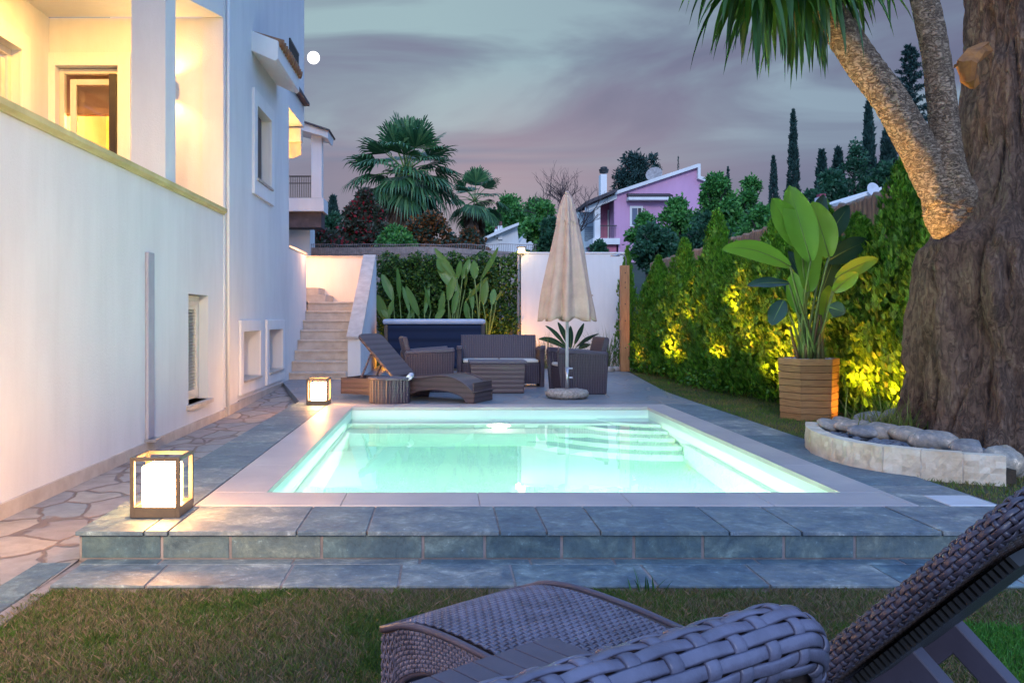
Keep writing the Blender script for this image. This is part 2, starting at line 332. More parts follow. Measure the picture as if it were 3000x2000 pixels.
def barkmat(name, c1, c2, c3, sc=(9, 9, 2.2), k=1.0, dist=0.05, ck=1.0):
    m, nt, bs, _ = newmat(name); bs.inputs['Roughness'].default_value = 0.85
    tc = nn(nt, 'ShaderNodeTexCoord'); mp = nn(nt, 'ShaderNodeMapping'); mp.inputs['Scale'].default_value = sc; nt.links.new(tc.outputs['Object'], mp.inputs[0])
    n = nn(nt, 'ShaderNodeTexNoise', i_Scale=1.6*k, i_Detail=10.0, i_Roughness=0.7, i_Distortion=0.7); nt.links.new(mp.outputs[0], n.inputs['Vector'])
    n4 = nn(nt, 'ShaderNodeTexNoise', i_Scale=2.6*k, i_Detail=4.0, i_Roughness=0.55, i_Distortion=0.8); nt.links.new(mp.outputs[0], n4.inputs['Vector'])
    crack = mth(nt, 'MINIMUM', mth(nt, 'MULTIPLY', mth(nt, 'ABSOLUTE', mth(nt, 'SUBTRACT', n4.outputs[0], 0.5)), 5.0), 0.45)
    n3 = nn(nt, 'ShaderNodeTexNoise', i_Scale=26.0, i_Detail=6.0, i_Roughness=0.7); nt.links.new(tc.outputs['Object'], n3.inputs['Vector'])
    h = mth(nt, 'ADD', mth(nt, 'ADD', mth(nt, 'MULTIPLY', crack, ck), mth(nt, 'MULTIPLY', n.outputs[0], 1.35-.35*ck)), mth(nt, 'MULTIPLY', n3.outputs[0], 0.45))
    nt.links.new(ramp(nt, [(0.45, c1), (0.75, c2), (1.05, c3)], mth(nt, 'MULTIPLY', h, 0.72)), bs.inputs['Base Color'])
    bump(nt, bs, h, 0.95, dist); return m
M['bark'] = barkmat('old_bark', (0.045, 0.026, 0.018), (0.19, 0.115, 0.078), (0.36, 0.25, 0.175), (7, 7, 2.2), ck=0.6, dist=.07)
M['yucca'] = barkmat('yucca_bark', (0.09, 0.055, 0.035), (0.42, 0.29, 0.18), (0.66, 0.49, 0.34), (7, 7, 13), 1.2, 0.06)
M['palmtrunk'] = pm('palm_trunk', (0.16, 0.085, 0.06), (0.08, 0.045, 0.035), 6, 0.95, 0.8, 12, (3, 3, 8))
M['branch'] = pm('bare_branch', (0.07, 0.055, 0.06), (0.04, 0.03, 0.035), 6, 0.9)
# foliage
M['thuja'] = leafmat('thuja_leaf', [(0.0, (0.035, 0.12, 0.010)), (0.5, (0.085, 0.26, 0.018)), (1.0, (0.17, 0.40, 0.035))])
M['ivy'] = leafmat('ivy_leaf', [(0.0, (0.02, 0.06, 0.012)), (0.6, (0.045, 0.13, 0.02)), (1.0, (0.13, 0.25, 0.04))])
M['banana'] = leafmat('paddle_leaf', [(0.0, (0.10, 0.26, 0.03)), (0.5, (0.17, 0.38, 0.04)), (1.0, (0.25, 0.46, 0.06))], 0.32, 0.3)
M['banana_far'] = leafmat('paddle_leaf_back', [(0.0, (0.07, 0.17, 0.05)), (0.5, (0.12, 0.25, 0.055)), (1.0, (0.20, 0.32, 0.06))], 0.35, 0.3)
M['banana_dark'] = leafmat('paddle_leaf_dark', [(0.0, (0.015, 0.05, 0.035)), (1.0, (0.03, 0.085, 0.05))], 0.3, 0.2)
M['palm'] = leafmat('palm_leaf', [(0.0, (0.03, 0.10, 0.045)), (0.6, (0.065, 0.20, 0.075)), (1.0, (0.16, 0.30, 0.12))], 0.4, 0.25)
M['deadpalm'] = leafmat('dead_palm_leaf', [(0.0, (0.12, 0.065, 0.045)), (0.5, (0.24, 0.15, 0.10)), (1.0, (0.34, 0.24, 0.18))], 0.8, 0.2)
M['yuccaleaf'] = leafmat('yucca_leaf', [(0.0, (0.015, 0.06, 0.012)), (0.6, (0.04, 0.13, 0.02)), (0.93, (0.09, 0.22, 0.03)), (1.0, (0.30, 0.18, 0.04))], 0.35, 0.25)
M['tree'] = leafmat('broad_leaf', [(0.0, (0.03, 0.12, 0.035)), (0.6, (0.075, 0.28, 0.06)), (1.0, (0.17, 0.44, 0.10))])
M['treedark'] = leafmat('dark_leaf', [(0.0, (0.016, 0.065, 0.035)), (1.0, (0.055, 0.18, 0.09))])
M['cypress'] = leafmat('cypress_leaf', [(0.0, (0.010, 0.035, 0.032)), (1.0, (0.03, 0.085, 0.07))], 0.6, 0.1)
M['orange'] = leafmat('copper_leaf', [(0.0, (0.03, 0.07, 0.05)), (0.45, (0.05, 0.10, 0.06)), (0.55, (0.20, 0.07, 0.02)), (1.0, (0.28, 0.11, 0.03))])
M['redbush'] = leafmat('red_flower_leaf', [(0.0, (0.03, 0.055, 0.03)), (0.55, (0.07, 0.10, 0.06)), (0.86, (0.12, 0.07, 0.06)), (0.94, (0.45, 0.02, 0.04)), (1.0, (0.5, 0.03, 0.05))])
M['grassgreen'] = None
# ================================================================= GROUND AND PAVING
def zter(x, y):
    z = -0.17
    if y > 21: z += min(1.0, (y-21)/26.0)**0.8*4.0
    if y > 47: z += (y-47)*0.075
    return z
m = MB(); xs = np.concatenate([[-600, -300, -150, -80], np.linspace(-50, 60, 40), [80, 150, 300, 600]]); ys = np.concatenate([[-60, -20, 2, 10, 20, 21], np.linspace(23, 130, 40), [200]])
def zg(x, y):
    z = zter(x, min(y, 130)) + (0.35*math.sin(x*.21+y*.13) + .25*math.sin(x*.43-y*.31) if y > 26 else 0)
    if -1.85 < 0 and y < 21: z = -0.20
    return z
xs = np.unique(np.concatenate([xs[np.abs(xs-.66) > 1.9], [-1.12, 2.44]])); ys = np.unique(np.concatenate([ys[(ys < 4) | (ys > 11)], [5.14, 10.19]]))
m.grid([(x, y, zg(x, y)) for x in xs for y in ys], len(xs), len(ys))
m.f = [q for q in m.f if not (abs(sum(m.v[i][0] for i in q)/4-.66) < .5 and abs(sum(m.v[i][1] for i in q)/4-7.66) < .5)]   # the hole of the pool
struct(part('ground', m, M['hill'], smooth=True))
# lawn bases (soil under the grass)
m = MB(); m.box(-2.6, 6.5, -0.6, 3.86, -0.195, -0.175); struct(part('lawn', m, M['lawn']))
m = MB(); m.box(3.11, 6.6, 3.86, 20, -0.19, -0.02); struct(part('side_lawn', m, M['lawn']))
# flagstone path beside the house: level, then ramping up to the patio
m = MB()
pts = []; prof = [(0.2, -0.17), (3.5, -0.165), (4.6, -0.14), (10.3, -0.135), (14.0, -0.055), (14.75, -0.045)]
for x in (-2.64, -1.80):
    for y, z in prof: pts.append((x, y, z))
m.grid([pts[i] for i in range(len(pts))], 2, len(prof)); m.f = [tuple(reversed(q)) for q in m.f]
struct(part('flagstone_path', m, M['flag']))
def slab_row(m, joints, y0, y1, z0, z1, gap=0.009, seed=0, along='x'):
    r = random.Random(seed)
    for a, b_ in zip(joints[:-1], joints[1:]):
        dz = r.uniform(-0.0015, 0.0015)
        if along == 'x': m.box(a+gap/2, b_-gap/2, y0, y1, z0, z1+dz)
        else: m.box(y0, y1, a+gap/2, b_-gap/2, z0, z1+dz)
def autojoints(a, b, lo, hi, seed):
    r = random.Random(seed); o = [a]
    while o[-1] < b-lo: o.append(min(b, o[-1]+r.uniform(lo, hi)))
    if b-o[-1] > 0.001: o.append(b)
    return o
# raised deck: mortar bed, riser tiles, slabs, strip left and right of the pool
m = MB()
m.box(-1.80, -1.09, 4.31, 10.6, -0.20, -0.007); m.box(2.41, 3.10, 4.31, 10.6, -0.20, -0.007); m.box(-1.09, 2.41, 4.31, 5.15, -0.20, -0.007); m.box(-1.09, 2.41, 10.2, 10.6, -0.20, -0.007)
m.box(-1.793, 3.10, 4.299, 4.309, -0.15, -0.024)
struct(part('deck_bed', m, M['grout']))
m = MB()
slab_row(m, [-1.81, -1.47, -1.35, -.72, -.375, .277, .508, .772, 1.405, 1.76, 2.45, 3.12], 4.27, 4.837, -0.022, 0.0, seed=1)
slab_row(m, autojoints(4.845, 10.55, .45, .85, 3), -1.81, -1.395, -0.022, 0.0, seed=2, along='y')
slab_row(m, autojoints(4.845, 10.55, .5, .95, 8), 2.657, 3.12, -0.022, 0.0, seed=4, along='y')
struct(part('deck', m, M['slate'], bevel=0.003))
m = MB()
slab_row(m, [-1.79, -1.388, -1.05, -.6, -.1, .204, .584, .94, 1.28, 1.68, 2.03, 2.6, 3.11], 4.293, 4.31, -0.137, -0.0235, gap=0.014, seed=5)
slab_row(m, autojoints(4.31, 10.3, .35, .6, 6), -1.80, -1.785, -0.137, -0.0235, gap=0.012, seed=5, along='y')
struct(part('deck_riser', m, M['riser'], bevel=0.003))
# lower slate border along the lawn
m = MB(); m.box(-1.74, 3.3, 3.875, 4.29, -0.19, -0.143); m.box(-1.985, -1.74, 2.2, 4.44, -0.19, -0.158); struct(part('border_bed', m, M['grout']))
m = MB()
slab_row(m, autojoints(-1.76, 3.3, .3, .8, 21), 4.20, 4.288, -0.152, -0.139, gap=0.012, seed=7)
slab_row(m, [-1.75, -1.32, -.72, -.2, .32, .95, 1.45, 2.05, 2.6, 3.3], 3.86, 4.19, -0.152, -0.138, gap=0.012, seed=9)

m.box(-1.98, -1.81, 2.2, 2.9, -.17, -.148); m.box(-1.98, -1.81, 2.91, 3.66, -.17, -.149); m.box(-1.98, -1.81, 3.67, 4.45, -.17, -.148)
struct(part('border_slabs', m, M['slate'], bevel=0.003))
# patio behind the pool
m = MB(); m.prism([(-1.80, 10.56), (3.12, 10.56), (3.15, 12.2), (3.3, 14), (3.55, 16.6), (3.4, 19.0), (-1.4, 19.0), (-1.62, 14.7), (-2.6, 14.75), (-2.6, 14.1), (-1.80, 10.9)], 'z', -0.15, -0.004)
struct(part('patio', m, M['patio']))
m = MB(); m.box(3.0, 4.2, 17.2, 17.9, -0.02, 0.03); struct(part('shower_slab', m, M['marble']))

# ================================================================= POOL
PX0, PX1, PY0, PY1 = -1.07, 2.39, 5.19, 10.14
WZ = -0.10
pool = thing('swimming_pool', 'rectangular lit swimming pool with pale stone coping and turquoise water', 'swimming pool', (0.66, 7.66, -1.3))
m = MB(); D = -1.35
T = 0.06; top = -0.031
m.box(PX0-T, PX1+T, PY0-T, PY1+T, D-T, D)
m.box(PX0-T, PX0, PY0-T, PY1+T, D, top); m.box(PX1, PX1+T, PY0-T, PY1+T, D, top)
m.box(PX0, PX1, PY0-T, PY0, D, top); m.box(PX0, PX1, PY1, PY1+T, D, top)
part('pool_basin', m, M['poolwall'], pool)
m = MB(); m.box(PX0+.002, PX1-.5, PY1-.42, PY1-.002, D, -0.36); m.box(PX0+.002, PX1-.5, PY1-.85, PY1-.421, D, -0.66)
part('bench', m, M['poolwall'], pool, bevel=0.025)
part('ledge', MB().box(PX0+.001, PX0+.07, PY0+.002, PY1-.86, D, -0.52), M['poolwall'], pool, bevel=0.015)
part('ledge', MB().box(PX1-.07, PX1-.001, PY0+.002, PY1-1.74, D, -0.52), M['poolwall'], pool, bevel=0.015)
for k, (r, z) in enumerate([(.62, -.27), (.92, -.47), (1.20, -.67), (1.47, -.87), (1.72, -1.08)]):
    poly = [(PX1-.003, PY1-.003)]+[(PX1-.003-r*math.sin(a), PY1-.003-r*math.cos(a)) for a in np.linspace(0, math.pi/2, 22)]
    m = MB(); m.prism(poly, 'z', D, z-.0007*k); part('corner_step', m, M['poolwall'], pool, bevel=0.02)
m = MB(); r0 = .012
joints = autojoints(PX0-.31, PX1+.26, .75, 1.0, 4)
for a, b_ in zip(joints[:-1], joints[1:]):
    m.box(a+.0015, b_-.0015, PY0-.345, PY0+.015, -0.03, 0.004); m.box(a+.0015, b_-.0015, PY1-.015, PY1+.33, -0.03, 0.004)
jy = autojoints(PY0+.016, PY1-.016, .8, 1.05, 5)
for a, b_ in zip(jy[:-1], jy[1:]):
    m.box(PX0-.31, PX0+.015, a+.0015, b_-.0015, -0.03, 0.004); m.box(PX1-.015, PX1+.26, a+.0015, b_-.0015, -0.03, 0.004)
part('coping', m, M['coping'], pool, bevel=0.003)
def discy(cx, y, cz, r, d, n=28):
    mm = MB(); mm.prism([(cx+r*math.cos(2*math.pi*k/n), cz+r*math.sin(2*math.pi*k/n)) for k in range(n)], 'y', y-d, y); return mm
pl = part('pool_lamp', discy(0.62, PY1-.424, -0.47, 0.125, .02), M['poollight'], pool)
part('lamp_ring', discy(0.62, PY1-.4225, -0.47, 0.145, .012), M['white'], pl)
# water surface: refracting sheet with a faintly absorbing body
wm, nt_, bs_, out_ = newmat('pool_water'); nt_.nodes.remove(bs_)
gl = nn(nt_, 'ShaderNodeBsdfGlass', i_IOR=1.27, i_Roughness=0.0); nt_.links.new(gl.outputs[0], out_.inputs[0])
tcw = nn(nt_, 'ShaderNodeTexCoord'); nw = nn(nt_, 'ShaderNodeTexNoise', i_Scale=1.6, i_Detail=2.0); nt_.links.new(tcw.outputs['Object'], nw.inputs['Vector'])
bw = nn(nt_, 'ShaderNodeBump', i_Strength=0.06, i_Distance=0.03); nt_.links.new(nw.outputs[0], bw.inputs['Height']); nt_.links.new(bw.outputs[0], gl.inputs['Normal'])
va_ = nn(nt_, 'ShaderNodeVolumeAbsorption', i_Density=0.22); va_.inputs[0].default_value = (0.30, 0.87, 0.80, 1); nt_.links.new(va_.outputs[0], out_.inputs['Volume'])
m = MB(); m.add([(PX0, PY0, WZ), (PX1, PY0, WZ), (PX1, PY1, WZ), (PX0, PY1, WZ)], [(0, 1, 2, 3)])
struct(part('pool_water', m, wm))
lamp('underwater_lamp', 'AREA', (0.62, PY1-.47, -0.47), 135, (1.0, 0.92, 0.66), 0.16, aim=(0.62, 5, -0.8))
lamp('pool_fill_near', 'AREA', (0.66, PY0+.04, -0.42), 190, (1.0, 0.92, 0.64), 0.3, aim=(0.66, 9, -0.5))  # unseen fill light added at the near wall to brighten the basin
# skimmer lid in the deck
m = MB(); m.box(2.82, 3.085, 4.84, 5.11, -0.01, 0.006)
sk = part('skimmer_lid', m, M['white'], bevel=0.004, origin=(2.95, 4.97, 0)); tag(sk, 'square white skimmer lid set in the slate deck right of the pool', 'skimmer lid')

# ================================================================= HOUSE
HX = -2.61
house = thing('house', 'white stucco house with lit balcony on the left of the pool', 'house', (-4.5, 8, -0.2))
def wallx(x0, x1, y0, y1, z0, z1, holes):
    ya = sorted({y0, y1, *[h[0] for h in holes], *[h[1] for h in holes]})
    m = MB()
    for a, b_ in zip(ya[:-1], ya[1:]):
        cut = sorted([(h[2], h[3]) for h in holes if h[0] <= a and h[1] >= b_])
        z = z0
        for c0, c1 in cut:
            if c0 > z: m.box(x0, x1, a, b_, z, c0)
            z = c1
        if z < z1: m.box(x0, x1, a, b_, z, z1)
    return m
part('wall', wallx(HX-.25, HX, -.5, 10.34, -.25, 2.26, [(8.92, 9.67, .15, 1.29)]), M['stucco'], house)
TW = [(12.02, 13.02, 2.93, 3.97), (11.2, 12.25, .2, .86), (12.85, 13.95, .2, .86)]
part('tower_wall', wallx(HX-.25, HX+.012, 10.34, 14.66, -.25, 7.0, TW), M['stucco'], house)
m = MB(); m.box(HX-.38, HX-.25, 11.0, 14.2, 0, 1.1); part('niche_back', m, M['stucco'], house)
# parapet cap
m = MB(); m.prism([(HX-.28, 2.26), (HX+.02, 2.26), (HX+.02, 2.275), (HX+.045, 2.29), (HX+.045, 2.33), (HX-.28, 2.33)], 'y', -.5, 10.335); part('parapet_cap', m, M['capstone'], house)
m = MB(); m.box(HX-.003, HX+.022, -.5, 10.33, -.2, -.045); m.box(HX+.012, HX+.035, 10.33, 11.0, -.2, -.02); m.box(HX+.012, HX+.035, 11.0, 14.66, -.2, -.005); part('skirting', m, M['marble'], house)
# balcony: column, end wall, side wall, floor, ceiling
m = MB(); m.box(HX-.32, HX, 8.18, 8.49, 2.33, 7.0); part('column', m, M['trim'], house)
m = MB(); m.box(-4.9, HX-.25, -.5, 10.34, 1.25, 1.45); part('balcony_floor', m, M['marble'], house)
def wally(y0, y1, x0, x1, z0, z1, holes):
    m = wallx(y0, y1, x0, x1, z0, z1, holes); m.v = [(q[1], q[0], q[2]) for q in m.v]; m.f = [tuple(reversed(q)) for q in m.f]; return m
part('end_wall', wally(10.345, 10.59, -5.0, HX-.253, 1.45, 4.6, [(-4.60, -3.86, 1.45, 4.03)]), M['stucco'], house)
m = MB(); m.box(-3.3, HX-.2, 10.30, 10.345, 1.45, 4.6)
m = MB(); m.box(HX-.253, HX-.0, 10.325, 10.345, 2.33, 7.0); part('end_pier', m, M['stucco'], house)
part('side_wall', wallx(-4.9, -4.68, -.5, 10.345, 1.45, 4.6, [(7.6, 9.62, 1.5, 4.0)]), M['stucco'], house)
m = MB(); m.prism([(-6, -.5), (-2.86, -.5), (-2.86, 9.72), (HX-.0, 10.32), (-6, 10.32)], 'z', 4.6, 7.0); part('upper_floor', m, M['stucco'], house)
# trims around balcony door and side window
def surround_y(y, x0, x1, z0, z1, t, d, sill=False):
    m = MB(); m.box(x0-t, x0, y-d, y, z0, z1+t); m.box(x1, x1+t, y-d, y, z0, z1+t); m.box(x0, x1, y-d, y, z1, z1+t)
    if sill: m.box(x0, x1, y-d, y, z0-t, z0)
    return m
def surround_x(x, y0, y1, z0, z1, t, d, bottom=False):
    m = MB(); b0 = z0-(t if bottom else 0)
    m.box(x, x+d, y0-t, y0, b0, z1+t); m.box(x, x+d, y1, y1+t, b0, z1+t); m.box(x, x+d, y0, y1, z1, z1+t)
    if bottom: m.box(x, x+d, y0, y1, b0, z0)
    return m
dr = part('balcony_door', surround_y(10.344, -4.60, -3.86, 1.45, 4.03, .15, .03), M['trim'], house, bevel=.004)
m = surround_y(10.50, -4.54, -3.92, 1.5, 3.96, .06, .07); m.box(-4.475, -4.40, 10.44, 10.48, 1.5, 3.9); m.box(-4.40, -3.98, 10.44, 10.48, 3.83, 3.9); part('door_frame', m, M['frame_w'], dr, bevel=.004)
m = MB(); m.box(-3.985, -3.905, 10.38, 10.43, 1.47, 3.95); part('shutter', m, M['shutter'], dr)
m = surround_x(-4.68, 7.6, 9.62, 1.5, 4.0, .2, .03)
wn = part('balcony_window', m, M['trim'], house, bevel=.004)
m = surround_x(-4.84, 7.68, 9.54, 1.5, 3.92, .08, .07); m.box(-4.82, -4.77, 9.40, 9.48, 1.5, 3.86); m.box(-4.82, -4.77, 8.6, 8.66, 1.5, 3.86); part('window_frame', m, M['frame_w'], wn, bevel=.004)
gm, gnt, gbs, gout = newmat('room_glass'); gnt.nodes.remove(gbs)
g1 = nn(gnt, 'ShaderNodeBsdfGlossy', i_Roughness=0.03); g2 = nn(gnt, 'ShaderNodeBsdfTransparent'); g2.inputs[0].default_value = (.93, .9, .88, 1)
gx = nn(gnt, 'ShaderNodeMixShader'); fr = nn(gnt, 'ShaderNodeFresnel', i_IOR=1.5); gnt.links.new(fr.outputs[0], gx.inputs[0]); gnt.links.new(g2.outputs[0], gx.inputs[1]); gnt.links.new(g1.outputs[0], gx.inputs[2]); gnt.links.new(gx.outputs[0], gout.inputs[0])
M['glass'] = gm
m = MB(); m.box(-4.40, -3.985, 10.455, 10.462, 1.5, 3.83); part('pane', m, gm, dr)
m = MB(); m.box(-4.80, -4.793, 7.68, 9.40, 1.5, 3.86); part('pane', m, gm, wn)
# room behind the balcony door
M['roomwall'] = pm('room_wall', (0.62, 0.40, 0.28), None, 4, .8); M['yellow'] = pm('yellow_room_wall', (0.72, 0.62, 0.22), (0.66, 0.55, 0.18), 3, .8)
m = MB(); m.box(-5.6, -3.1, 14.2, 14.3, 1.4, 4.5); part('room_wall', m, M['yellow'], house)
m = MB(); m.box(-5.6, -3.1, 10.6, 14.2, 1.3, 1.4); m.box(-5.6, -3.1, 10.6, 14.2, 4.5, 4.58); m.box(-5.6, -5.5, 10.6, 14.2, 1.4, 4.5); m.box(-3.2, -3.1, 10.6, 14.2, 1.4, 4.5); m.box(-5.5, -3.2, 11.1, 11.2, 3.66, 4.5); m.box(-5.5, -3.2, 11.08, 11.2, 3.63, 3.66)
part('room_shell', m, M['roomwall'], house)
ncv = 60; cv = MB(); cv.grid([(-4.9+i*.022, 13.9+.035*math.sin(i*.9)+.02*math.sin(i*.37), z) for i in range(ncv) for z in (1.45, 3.75)], ncv, 2)
part('curtain', cv, pm('curtain_cloth', (0.75, 0.68, 0.35), None, 4, .9), house, smooth=True)
m = MB(); m.prism([(-5.35, 1.4), (-5.35, 3.1), (-4.6, 2.75), (-4.35, 2.75), (-4.35, 1.4)], 'y', 12.4, 13.2); part('cupboard', m, pm('red_lacquer', (0.38, 0.06, 0.06), None, 4, .5), house)
# dark room behind the side window
m = MB(); m.box(-7.2, -7.1, 6.5, 10.3, 1.4, 4.5); part('room_wall', m, M['roomwall'], house)
# lower shuttered window
m = MB(); m.box(HX-.26, HX-.245, 8.9, 9.7, .1, 1.35)
ws = part('shutter_window', m, M['stucco'], house)
m = MB()
for (a, b_) in ((8.93, 8.985), (9.605, 9.66)): m.box(HX-.16, HX-.10, a, b_, .17, 1.28)
m.box(HX-.16, HX-.10, 8.985, 9.605, 1.13, 1.28); m.box(HX-.16, HX-.10, 8.985, 9.605, .17, .27)
m.box(HX-.135, HX-.09, 9.52, 9.575, .2, 1.22); m.box(HX-.135, HX-.09, 9.0, 9.52, 1.17, 1.22); m.box(HX-.135, HX-.09, 9.0, 9.52, .2, .27)
part('shutter_frame', m, M['frame_w'], ws, bevel=.003)
m = MB()
for k in range(26):
    z = .275+k*.0345; m.prism([(HX-.155, z+.03), (HX-.150, z+.034), (HX-.098, z+.004), (HX-.103, z)], 'y', 9.0, 9.52)
part('louvre', m, M['frame_w'], ws)
m = MB(); m.box(HX-.16, HX+.05, 8.84, 9.73, .105, .15); part('window_sill', m, M['marble'], ws, bevel=.005)
# niches with plaster surrounds
for (ya, yb) in ((11.2, 12.25), (12.85, 13.95)):
    nf = part('niche', surround_x(HX+.012, ya, yb, .2, .86, .15, .035, True), M['trim'], house, bevel=.006)
    m = MB(); m.box(HX-.24, HX+.07, ya+.003, yb-.003, .203, .235); part('niche_sill', m, M['marble'], nf, bevel=.005)
# upper window with deep surround
uw = part('upper_window', surround_x(HX+.012, 12.02, 13.02, 2.93, 3.97, .2, .04, True), M['trim'], house, bevel=.005)
m = MB(); m.box(HX-.2, HX+.075, 11.98, 13.06, 2.932, 2.965); part('window_sill', m, M['marble'], uw, bevel=.004)
m = MB(); m.box(HX-.07, HX-.02, 12.03, 12.12, 2.97, 3.96); m.box(HX-.20, HX-.13, 12.94, 13.01, 2.97, 3.96); m.box(HX-.20, HX-.13, 12.1, 12.94, 3.9, 3.96); part('window_frame', m, M['post'], uw)
m = MB(); m.box(HX-.07, HX-.03, 12.13, 12.42, 2.97, 3.93); m.box(HX-.09, HX-.05, 12.43, 12.74, 2.97, 3.93); part('shutter', m, M['shutter'], uw, bevel=.004)
m = MB(); m.box(HX-.185, HX-.18, 12.1, 12.94, 2.97, 3.9); part('pane', m, M['shutter'], uw)
# canopy over the upper window, tiled
cp = part('window_canopy', MB().prism([(HX+.01, 4.93), (HX+.01, 4.66), (HX+.33, 4.52), (HX+.37, 4.55), (HX+.37, 4.79)], 'y', 11.8, 13.55), M['trim'], house, bevel=.004)
m = MB()
for k in range(12):
    y = 11.92+k*.14
    m.tube([(HX+.02, y, 4.90), (HX+.42, y, 4.785)], .058, 9); 
part('roof_tile', m, M['terracotta'], cp, smooth=True)
# upper storey beyond the tower, its soffit, awning and railing
part('far_upper_wall', MB().prism([(HX-.0, 14.663), (HX-.0, 16.35), (HX-3, 16.35), (HX-3, 14.663)], 'z', 4.6, 7.0), M['stucco'], house)
m = MB(); m.box(-5.6, -3.6, 14.663, 16.35, 1.5, 4.6); part('far_room', m, M['stucco'], house)
m = MB(); m.box(HX, HX+.11, 14.8, 16.3, 4.99, 5.05); part('eave', m, M['darktile'], house)
m = MB(); m.box(HX+.0, HX+.03, 14.7, 15.6, 5.72, 5.76)
for k in range(9): m.box(HX+.0, HX+.03, 14.72+k*.1, 14.76+k*.1, 5.55, 5.72)
m.box(HX+.0, HX+.03, 14.7, 15.6, 5.51, 5.55); part('upper_railing', m, M['black'], house)
aw = part('awning', MB().box(-3.4, HX-.02, 16.15, 16.34, 4.30, 4.56), M['frame_w'], house, bevel=.03)
n = 30; cv = MB(); cv.grid([(-3.4+i*.026, 16.22+.012*math.sin(i*.8), z+(.03*math.sin(i*.5) if z < 4.2 else 0)) for i in range(n) for z in (4.30, 4.03)], n, 2); part('valance', cv, M['canvas'], aw, smooth=True)
# low terrace wall beside the stairs
m = MB(); m.box(HX-.2, HX, 14.663, 16.6, -.2, 2.22); part('terrace_wall', m, M['stucco'], house)
m = MB(); m.box(HX-.22, HX+.02, 14.665, 16.62, 2.222, 2.27); part('terrace_cap', m, M['marble'], house, bevel=.004)
# service duct and corner pipe
d1 = part('duct', MB().box(HX+.001, HX+.032, 7.62, 7.78, -.02, 1.62), M['duct'], house, bevel=.006)
part('duct_cap', MB().box(HX+.001, HX+.10, 7.60, 7.79, -.045, -.02), M['steel'], d1, bevel=.004)
part('corner_pipe', MB().tube([(HX+.035, 10.42, -.12), (HX+.035, 10.42, 7)], .022, 10), M['trim'], house, smooth=True)
# sconce on the balcony end wall
sco = part('wall_sconce', MB().box(-3.30, -3.18, 10.24, 10.32, 3.70, 3.86), M['trim'], house, bevel=.006)
WARM = (1.0, 0.55, 0.17)
lamp('sconce_up', 'SPOT', (-3.24, 10.2, 3.88), 12, WARM, .03, aim=(-3.2, 10.32, 4.9), spot_size=R_(140), spot_blend=.6)
lamp('sconce_down', 'SPOT', (-3.24, 10.2, 3.68), 13, WARM, .03, aim=(-3.2, 10.28, 2.0), spot_size=R_(130), spot_blend=.6)
lamp('balcony_lamp', 'AREA', (-3.8, 8.9, 4.55), 44, (1.0, 0.50, 0.10), .3, aim=(-3.8, 9.6, 1))
lamp('room_lamp', 'POINT', (-4.3, 12.7, 3.9), 200, (1.0, 0.72, 0.22), .15)
lamp('side_room_lamp', 'POINT', (-6, 8.6, 3.6), 25, (1.0, 0.6, 0.4), .15)
lamp('veranda_lamp', 'POINT', (-3.15, 15.5, 3.9), 40, (1.0, 0.50, 0.12), .08)

# ================================================================= STAIRCASE
st = thing('outdoor_staircase', 'beige stone garden stairs climbing between the house and a sloping white wall', 'staircase', (-2.1, 15.5, -.05))
zb = -.05
for k in range(8):
    z1 = .117+.175*k; y0 = 14.70+.3*k
    m = MB(); m.box(HX+.003, -1.643, y0, y0+.32 if k < 7 else 17.2, zb if k == 0 else z1-.175-.02, z1-.035); 
    s_ = part('step', m, M['marble'], st)
    part('tread', MB().box(HX+.003, -1.641, y0-.025, y0+.30 if k < 7 else 18.3, z1-.033, z1), M['marble'], s_, bevel=.006)
m = MB(); m.box(-3.9, -1.64, 17.2, 18.3, 0, 1.30); part('landing', m, M['marble'], st)
m = MB(); m.box(-3.2, HX+.30, 17.1, 18.29, 1.344, 1.49); m.box(-3.2, HX+.12, 17.4, 18.29, 1.49, 1.64); part('upper_step', m, M['marble'], st, bevel=.006)
sw = part('stair_wall', MB().prism([(14.95, -.05), (14.95, .70), (18.1, 2.30), (18.5, 2.30), (18.5, -.05)], 'x', -1.64, -1.42), M['stucco'], st)
part('wall_cap', MB().prism([(14.90, .675), (14.90, .715), (18.1, 2.345), (18.5, 2.345), (18.5, 2.302), (18.1, 2.302)], 'x', -1.66, -1.40), M['marble'], st, bevel=.004)
part('back_wall', MB().box(-4.2, -1.425, 18.31, 18.5, -.1, 2.298), M['stucco'], st)
part('back_cap', MB().box(-4.2, -1.67, 18.29, 18.52, 2.30, 2.335), M['marble'], st)
lamp('stair_lamp', 'POINT', (-2.85, 17.5, 2.05), 34, (1.0, 0.42, 0.15), .06)
lamp('stair_foot_lamp', 'POINT', (-2.3, 16.3, 2.3), 10, (1.0, 0.5, 0.25), .15)

